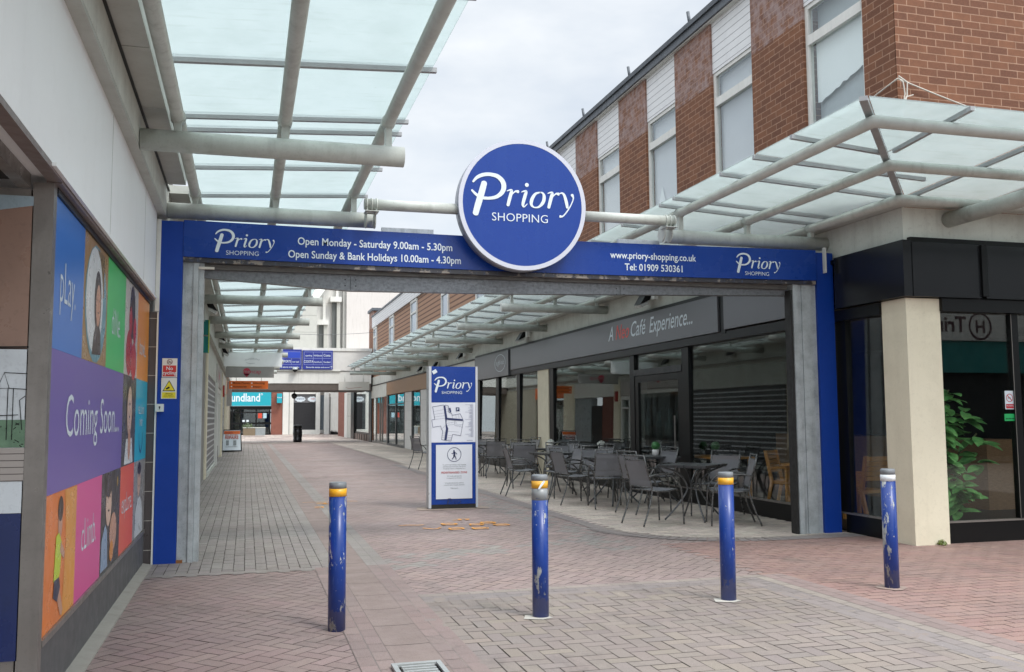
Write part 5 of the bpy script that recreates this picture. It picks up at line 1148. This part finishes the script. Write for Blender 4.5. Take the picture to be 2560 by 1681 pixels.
for q in ((33.0, 38.6, .15), (41.1, 43.1, .3), (45.4, 51.1, .1), (51.3, 57.6, .1)): B(7.42, 7.43, q[0], q[1], q[2], 2.66).build('window_pane', shopglass, tl)
MB().box(7.38, 7.46, 40.91, 41.1, 0, 2.71).box(7.38, 7.46, 43.1, 43.34, 0, 2.71).box(7.38, 7.46, 41.1, 43.1, 0, .29).box(7.38, 7.46, 45.2, 45.5, 0, 2.71).box(7.38, 7.46, 48.0, 48.25, .1, 2.71).box(7.38, 7.46, 50.9, 51.2, 0, 2.71).box(7.38, 7.46, 45.5, 50.9, 0, .12).box(7.39, 7.46, 45.5, 50.9, 2.15, 2.22).build('shop_frame', paint('anthracite frame', '#3d4042', .4, .2), tl)
MB().box(7.38, 7.46, 51.3, 51.4, 0, 2.65).box(7.38, 7.46, 53.2, 53.3, 0, 2.65).box(7.38, 7.46, 54.1, 54.2, 0, 2.65).box(7.38, 7.46, 55.8, 55.9, 0, 2.65).box(7.38, 7.46, 51.4, 57.6, 0, .12).build('shop_frame', alu, tl)
B(7.34, 7.6, 57.62, 58.9, 0, 3.4).build('dark_post', black_f, tl)
B(7.8, 7.82, 30.4, 58, 0, 2.7).build('display_back', paint('display pale', '#8c989c', .8, 0, .7, 2.2, .6, '#23262a'), tl)
# square side beyond the bridge on the right
rs2 = thing('shop_building', 'right hand shopfronts in the shade beyond the white bridge', 'building', (9, 75, 0))
B(7.40, 7.41, 59, 67, .55, 3.3).build('window', shopglass, rs2); B(7.9, 7.95, 59, 67, 0, 3.3).build('display_back', MATS['display pale'], rs2)
mb = MB()
for k in range(7): mb.box(7.37, 7.9, 59.2+k*1.3, 59.75+k*1.3, 0, .42)
mb.build('plinth_block', paint('pink stone', '#a08f86', .8), rs2); B(7.42, 7.9, 59, 67, 0, .54).build('plinth', black_f, rs2)
B(7.30, 8, 67.02, 69.0, 0, 3.4).build('dark_post', black_f, rs2); B(7.30, 8, 69.02, 71.5, 0, 3.4).build('pillar', clad_g, rs2); B(7.28, 8, 71.52, 73.5, 0, 3.4).build('pillar', white_p, rs2)
B(7.32, 8, 73.52, 79, 0, 6.5).build('brick_pier', brick_fx, rs2); B(7.35, 8, 79.02, 87, .4, 6.5).build('wall', clad_w, rs2)
mb = MB()
for k in range(6): mb.box(7.30, 7.349, 79.3+k*1.3, 79.5+k*1.3, .3, 3.6)
mb.build('frame', white_p, rs2); B(7.30, 8, 86.0, 87.4, 0, 3.4).build('dark_post', black_f, rs2)

# ================================================================= BRIDGE
bg_ = thing('link_bridge', 'white clad link bridge crossing the street at its far end', 'bridge', (3, 59, 4.5))
B(-1.4, 7.25, 57, 62, 4.32, 5.50).build('upper_cladding', clad_w, bg_)
B(-1.4, 7.28, 56.94, 62, 5.503, 5.68).build('coping', white_p, bg_)
B(-1.4, 7.25, 57.06, 62, 3.55, 4.28).build('lower_cladding', white_p, bg_)
B(-1.4, 5.4, 56.95, 57.05, 4.283, 4.317).build('pipe_ledge', beige, bg_)
B(-1.4, 7.25, 57.1, 62, 3.15, 3.546).build('soffit_beam', paint('brown soffit', '#5d544e', .7), bg_)
def dirsign(x0, x1, lab, cells, foot, fx):
    t = thing('directory_sign', lab, 'sign', ((x0+x1)/2, 56.93, 4.95)); p = B(x0, x1, 56.90, 56.935, 4.38, 5.52 if x0 > 2.9 else 5.56).build('panel', paint('directory blue', '#27348c', .35, 0, .1, 2), t)
    mb = MB(); a0, a1, zb, zt = x0+.08, x1-.08, 4.66, 5.42
    for z in (zb, (zb+zt)/2, zt): mb.box(a0, a1, 56.89, 56.899, z-.01, z+.01)
    for k in range(4): xx = a0+(a1-a0)*k/3; mb.box(xx-.01, xx+.01, 56.888, 56.897, zb, zt)
    mb.build('grid', paint('pale lilac', '#8d95c8', .5, 0, 0), t); lt = MB()
    for i, s_ in enumerate(cells):
        if not s_: continue
        c = a0+(a1-a0)*((i % 3)+.5)/3; z = (zt-.26 if i < 3 else zb+.12); w = (a1-a0)/3
        lt.text(s_, .2 if len(s_) < 7 else .14, (c, 56.885, z), bold=.01, sx=min(1, w/(.62*len(s_)*(.2 if len(s_) < 7 else .14))))
    lt.text(foot, .125, (fx, 56.885, 4.47), bold=.015); lt.build('lettering', white_l, t); return t
dirsign(1.40, 3.10, 'blue directory board on the bridge, left one, half hidden by the hanging signs', ['', '', '', '', 'SPORTS', 'new look'], 'Favourite stores and more!', 2.2)
B(2.10, 3.02, 56.88, 56.899, 5.05, 5.41).build('blank_patch', paint('bright blue', '#2745b0', .35, 0, 0), 'directory_sign')
t = dirsign(3.16, 4.93, 'blue directory board on the bridge, right one, with an arrow', ['superdrug', 'WHSmith', 'Costa', 'COSTA', 'HeronFoods', 'Poundland'], 'Favourite stores and more!', 4.05)
MB().stroke([(0, -8, 2), (0, 6, 2)], (4.84, 56.885, 4.52), X3, Z3, .01).stroke([(-4, 2, 2), (0, 7, 2), (4, 2, 2)], (4.84, 56.885, 4.52), X3, Z3, .01).build('arrow', white_l, t)
t = thing('security_camera', 'grey dome security camera on the bridge below the directory boards', 'camera', (2.72, 56.8, 4.35))
MB().lathe([(.06, .14), (.14, .10), (.17, .02), (.17, 0)], (2.72, 56.7, 4.35), 18).box(2.55, 2.95, 56.7, 56.93, 4.45, 4.5).build('housing', galv, t)
MB().lathe([(.15, 0), (.13, -.08), (.06, -.14), (.01, -.15)], (2.72, 56.7, 4.35), 18).build('dome', black_s, t)
t = thing('security_camera', 'black dome camera hanging from the bridge soffit before the dark shop entrance', 'camera', (2.75, 58, 3.0))
MB().tube([(2.75, 58, 3.15), (2.75, 58, 2.95)], .03, 8).build('stem', black_f, t); MB().lathe([(.04, .0), (.16, -.08), (.17, -.2), (.10, -.32), (.02, -.36)], (2.75, 58, 3.0), 16).build('dome', black_s, t)

# ================================================================= FAR SQUARE
F = 88
ps = thing('shop_building', 'far shop with a bright teal name board below the bridge', 'building', (0, F, 0))
sg = B(-2.6, 2.12, F-.25, F, 2.62, 3.98).build('sign_board', teal, ps)
MB().text('Poundland', 1.02, (1.15, F-.26, 3.02), align='RIGHT', bold=.02, sx=.79).disc((1.3, F-.26, 3.66), X3, Z3, .09, n=14, r0=.6).build('lettering', white_l, sg)
B(-3, 2.15, F+.02, F+.3, 2.3, 2.6).box(-3, 2.15, F+.02, F+.3, 0, .12).box(-3, 2.15, F, F+.3, 1.98, 2.08).box(-3, 2.15, F, F+.3, .95, 1.12).build('shop_frame', black_f, ps)
for x in (-1.3, -.55, .78, 1.98): B(x, x+.12, F+.02, F+.3, .12, 2.3).build('shop_frame', black_f, ps)
B(-3, 2.1, F+.2, F+.22, .1, 2.5).build('window', shopglass, ps); B(-3, 2.1, F+1.2, F+1.3, 0, 2.6).build('display_back', paint('display dim', '#3a4548', .8, 0, .6, 1.2, .3, '#15181a'), ps)
B(1.0, 1.35, F-.02, F, 1.5, 1.95).build('poster', paint('poster red', '#c8452f', .5, 0, 0), ps); B(1.45, 1.75, F-.02, F, 1.5, 1.95).build('poster', paint('poster pale', '#a9c9d4', .5, 0, 0), ps); B(-.35, -.15, F-.02, F, 1.18, 1.36).box(.0, .2, F-.02, F, 1.18, 1.36).build('poster', white_l, ps)
B(2.16, 3.15, F-.1, F+1, 0, 6).build('brick_pier', brick_f, ps)
B(-4, -1.72, F-.4, F+1, 0, 4).box(-4, 2.15, F, F+1, 4, 6).build('wall', black_f, ps)
t = thing('projecting_sign', 'small square teal projecting sign on the far brick pier', 'sign', (2.85, F-.5, 3.3))
B(2.62, 3.06, F-.9, F-.11, 2.86, 3.72).build('box', teal, t); MB().text('Pound', .16, (2.84, F-.91, 3.3), bold=.02).build('lettering', white_l, t)
ds = thing('department_store', 'far white store with a tall dark entrance and white columns', 'building', (5, F+1, 0))
for q in ((3.16, 3.7, F-.2), (3.76, 4.12, F), (6.12, 6.5, F-.2), (6.85, 7.3, F-.3)): B(q[0], q[1], q[2], F+1, 0, 6).build('column', white_p, ds)
B(6.5, 6.85, F, F+1, .4, 3.6).build('side_window', paint('side window', '#565f66', .2, 0, .4, 2), ds)
B(3.7, 3.76, F+.1, F+1, 0, 6).build('column_joint', greyp, ds)
B(4.12, 6.12, F+.3, F+.5, .42, 2.92).build('entrance', paint('dark entrance', '#222225', .5), ds); B(4.12, 6.12, F+.25, F+.45, 2.93, 3.68).build('entrance_head', paint('entrance head', '#77777a', .5), ds)
B(4.12, 6.12, F-.1, F+.5, 0, .41).box(4.12, 6.12, F, F+.5, 3.69, 6).build('wall', white_p, ds)
for cx, tx, m_ in ((4.72, 'THE BEDROOM', 'map navy'), (5.85, 'OFFERS', 'sign red')):
    n = MB().poly([(cx+.46*math.cos(a)*(1+.06*math.cos(9*a)), F+.18, 3.22+.25*math.sin(a)*(1+.08*math.cos(9*a))) for a in [2*PI*k/48 for k in range(48)]]).build('cloud_sign', white_l, ds)
    MB().text(tx, .13, (cx, F+.17, 3.2), bold=.02, sx=.8).build('lettering', MATS[m_], n)
B(-6, 12, F+1, F+14, 3.8, 7).build('upper_block', clad_w, ds)
tw = thing('white_building', 'tall plain white building with narrow slot windows rising behind the bridge', 'building', (9, 95, 0))
B(6.35, 9.0, 94, 110, 0, 17).build('wall', clad_w, tw); B(9.35, 24, 93, 110, 0, 16.4).build('wall', paint('streaky white', '#d0cbc6', .7, 0, .12, .4, .45, '#a9a49c'), tw)
B(9.0, 9.35, 93.3, 95, 0, 17).build('drain_recess', paint('recess grey', '#a5a49f', .7), tw)
for x, zt in ((6.75, 10.6), (8.0, 12.9)):
    n = MB().box(x, x+.42, 93.55, 93.99, 4, zt).build('slot_window', paint('slot dark', '#5f625f', .4, 0, .2, 1), tw)
    MB().box(x+.42, x+.75, 93.2, 93.99, 4, zt).build('fin', paint('fin grey', '#b7b6ae', .6), n); MB().box(x-.25, x+.85, 92.9, 93.99, zt+.01, zt+.5).box(x+.35, x+.6, 93.5, 93.99, zt+.52, zt+3).build('hood', white_p, n)
gb = thing('grey_building', 'grey panelled block with a sloping edge left of the tall white building', 'building', (4, 90, 0))
MB().prism([(1.0, 90.5, 5), (6.3, 90.5, 5), (6.3, 90.5, 12.6), (5.1, 90.5, 12.6), (3.6, 90.5, 8.6), (1.0, 90.5, 8.4)], (0, 2, 0)).build('wall', clad_g, gb)
MB().prism([(4.9, 90.3, 12.65), (6.3, 90.3, 12.65), (8.2, 93.0, 15.5), (6.2, 93, 15.5)], (0, .4, .1)).build('eaves', beige, gb)
# bin, board, planter
t = thing('litter_bin', 'black cylindrical litter bin standing alone in the street before the bridge', 'bin', (3.08, 60, 0))
MB().lathe([(.22, 0), (.26, .03), (.27, .2), (.255, .22), (.28, .5), (.275, .82), (.25, .84)], (3.08, 60, 0), 20).build('body', black_s, t); MB().lathe([(.26, .85), (.28, .92), (.26, 1.04), (.12, 1.08)], (3.08, 60, 0), 20).build('lid', black_f, t); MB().lathe([(.265, 1.035), (.24, 1.075)], (3.08, 60, 0), 20).build('rim', greyp, t)
t = thing('pavement_sign', 'pavement board reading repairs beside the left shops', 'sign', (-.62, 44, 0))
def sl_(z): return 44+.28*(z/1.0)
fr = MB().tube([(-1.05, sl_(.05)-.02, .05), (-.98, sl_(.98)-.02, .98), (-.24, sl_(.98)-.02, .98), (-.19, sl_(.05)-.02, .05), (-1.05, sl_(.05)-.02, .05)], .022, 6).build('frame', black_f, t)
def bp(x, z, d=0): return (x, sl_(z)-.03-d, z)
pn = MB().add([bp(-1.02, .08), bp(-.22, .08), bp(-.26, .96), bp(-.96, .96)], [(0, 1, 2, 3)]).build('panel', white_l, t)
MB().add([bp(-.96, .80, .01), bp(-.27, .80, .01), bp(-.26, .94, .01), bp(-.95, .94, .01)], [(0, 1, 2, 3)]).build('orange_band', orange, pn)
uz = Vector((0, .28, 1)).normalized()
MB().text('mobile', .13, bp(-.93, .83, .02), X3, uz, align='LEFT', bold=.02).text('REPAIRS', .19, bp(-.62, .58, .02), X3, uz, bold=.02, sx=.85).text('BUY AND SELL', .10, bp(-.62, .72, .02), X3, uz, bold=.01, sx=.85).build('red_text', paint('board red', '#b8503a', .5, 0, 0), pn)
MB().text('ALL MAKES AND MODELS', .055, bp(-.62, .22, .02), X3, uz, bold=.02, sx=.8).add([bp(-.86, .3, .02), bp(-.74, .3, .02), bp(-.74, .52, .02), bp(-.86, .52, .02)], [(0, 1, 2, 3)]).add([bp(-.55, .3, .02), bp(-.42, .3, .02), bp(-.42, .52, .02), bp(-.55, .52, .02)], [(0, 1, 2, 3)]).build('dark_print', MATS['print grey'], pn)
MB().add([(-1.05, 44.8, .0), (-.19, 44.8, 0), (-.24, 44.33, .98), (-.98, 44.33, .98)], [(0, 1, 2, 3)]).build('rear_panel', black_f, t)
t = thing('planter_bench', 'timber planter bench with a leafy shrub in the far square', 'planter', (.6, 80, 0))
B(-.25, .7, 79.6, 80.6, .1, .68).build('timber_box', wood('bench slats', '#8a7a62', '#5f5444'), t); B(.72, 1.5, 79.6, 80.6, .1, .7).build('side_panel', greyp, t); B(-.27, 1.52, 79.58, 80.62, .71, .76).build('top', beige, t)
mb = MB(); leafclump(mb, (.1, 80, .72), .5, 260, .16, random.Random(8), .5); mb.build('foliage', leafmat('shrub leaf', '#5f6e4a', '#3c4a30'), t)
# overhead wires
t = MB().tube(sag((-1, 55, 6.6), (7.4, 56, 6.6), .25), .012, 5).build('overhead_wire', paint('wire grey', '#77777a', .6, 0, 0)); tag(t, 'thin cable strung across the street in front of the white bridge', 'cable')
# shop across the road behind the viewer (reflected in the end window)
ob = thing('shop_building', 'shop across the road mirrored in the right end window', 'building', (24, -8, 0))
B(14, 36, -8.4, -8.1, 4.0, 5.0).build('fascia', white_p, ob); B(14, 36, -9, -8.4, 0, 8).box(10, 40, -8.39, -5.5, -.02, .03).build('wall', paint('shop dim wall', '#26292b', .8), ob)  # second wall box: added dark ground slab, darkens what the end window mirrors
B(14, 36, -8.35, -8.2, 2.9, 3.98).build('band', green_s, ob)
MB().text('Trini', .75, (23.72, -8.09, 4.3), (-1, 0, 0), Z3, align='LEFT', bold=.02).disc((24.3, -8.09, 4.5), (-1, 0, 0), Z3, .48, n=30, r0=.85).text('H', .6, (24.3, -8.08, 4.28), (-1, 0, 0), Z3, bold=.02).build('lettering', paint('maroon', '#4c2630', .5, 0, 0), ob)
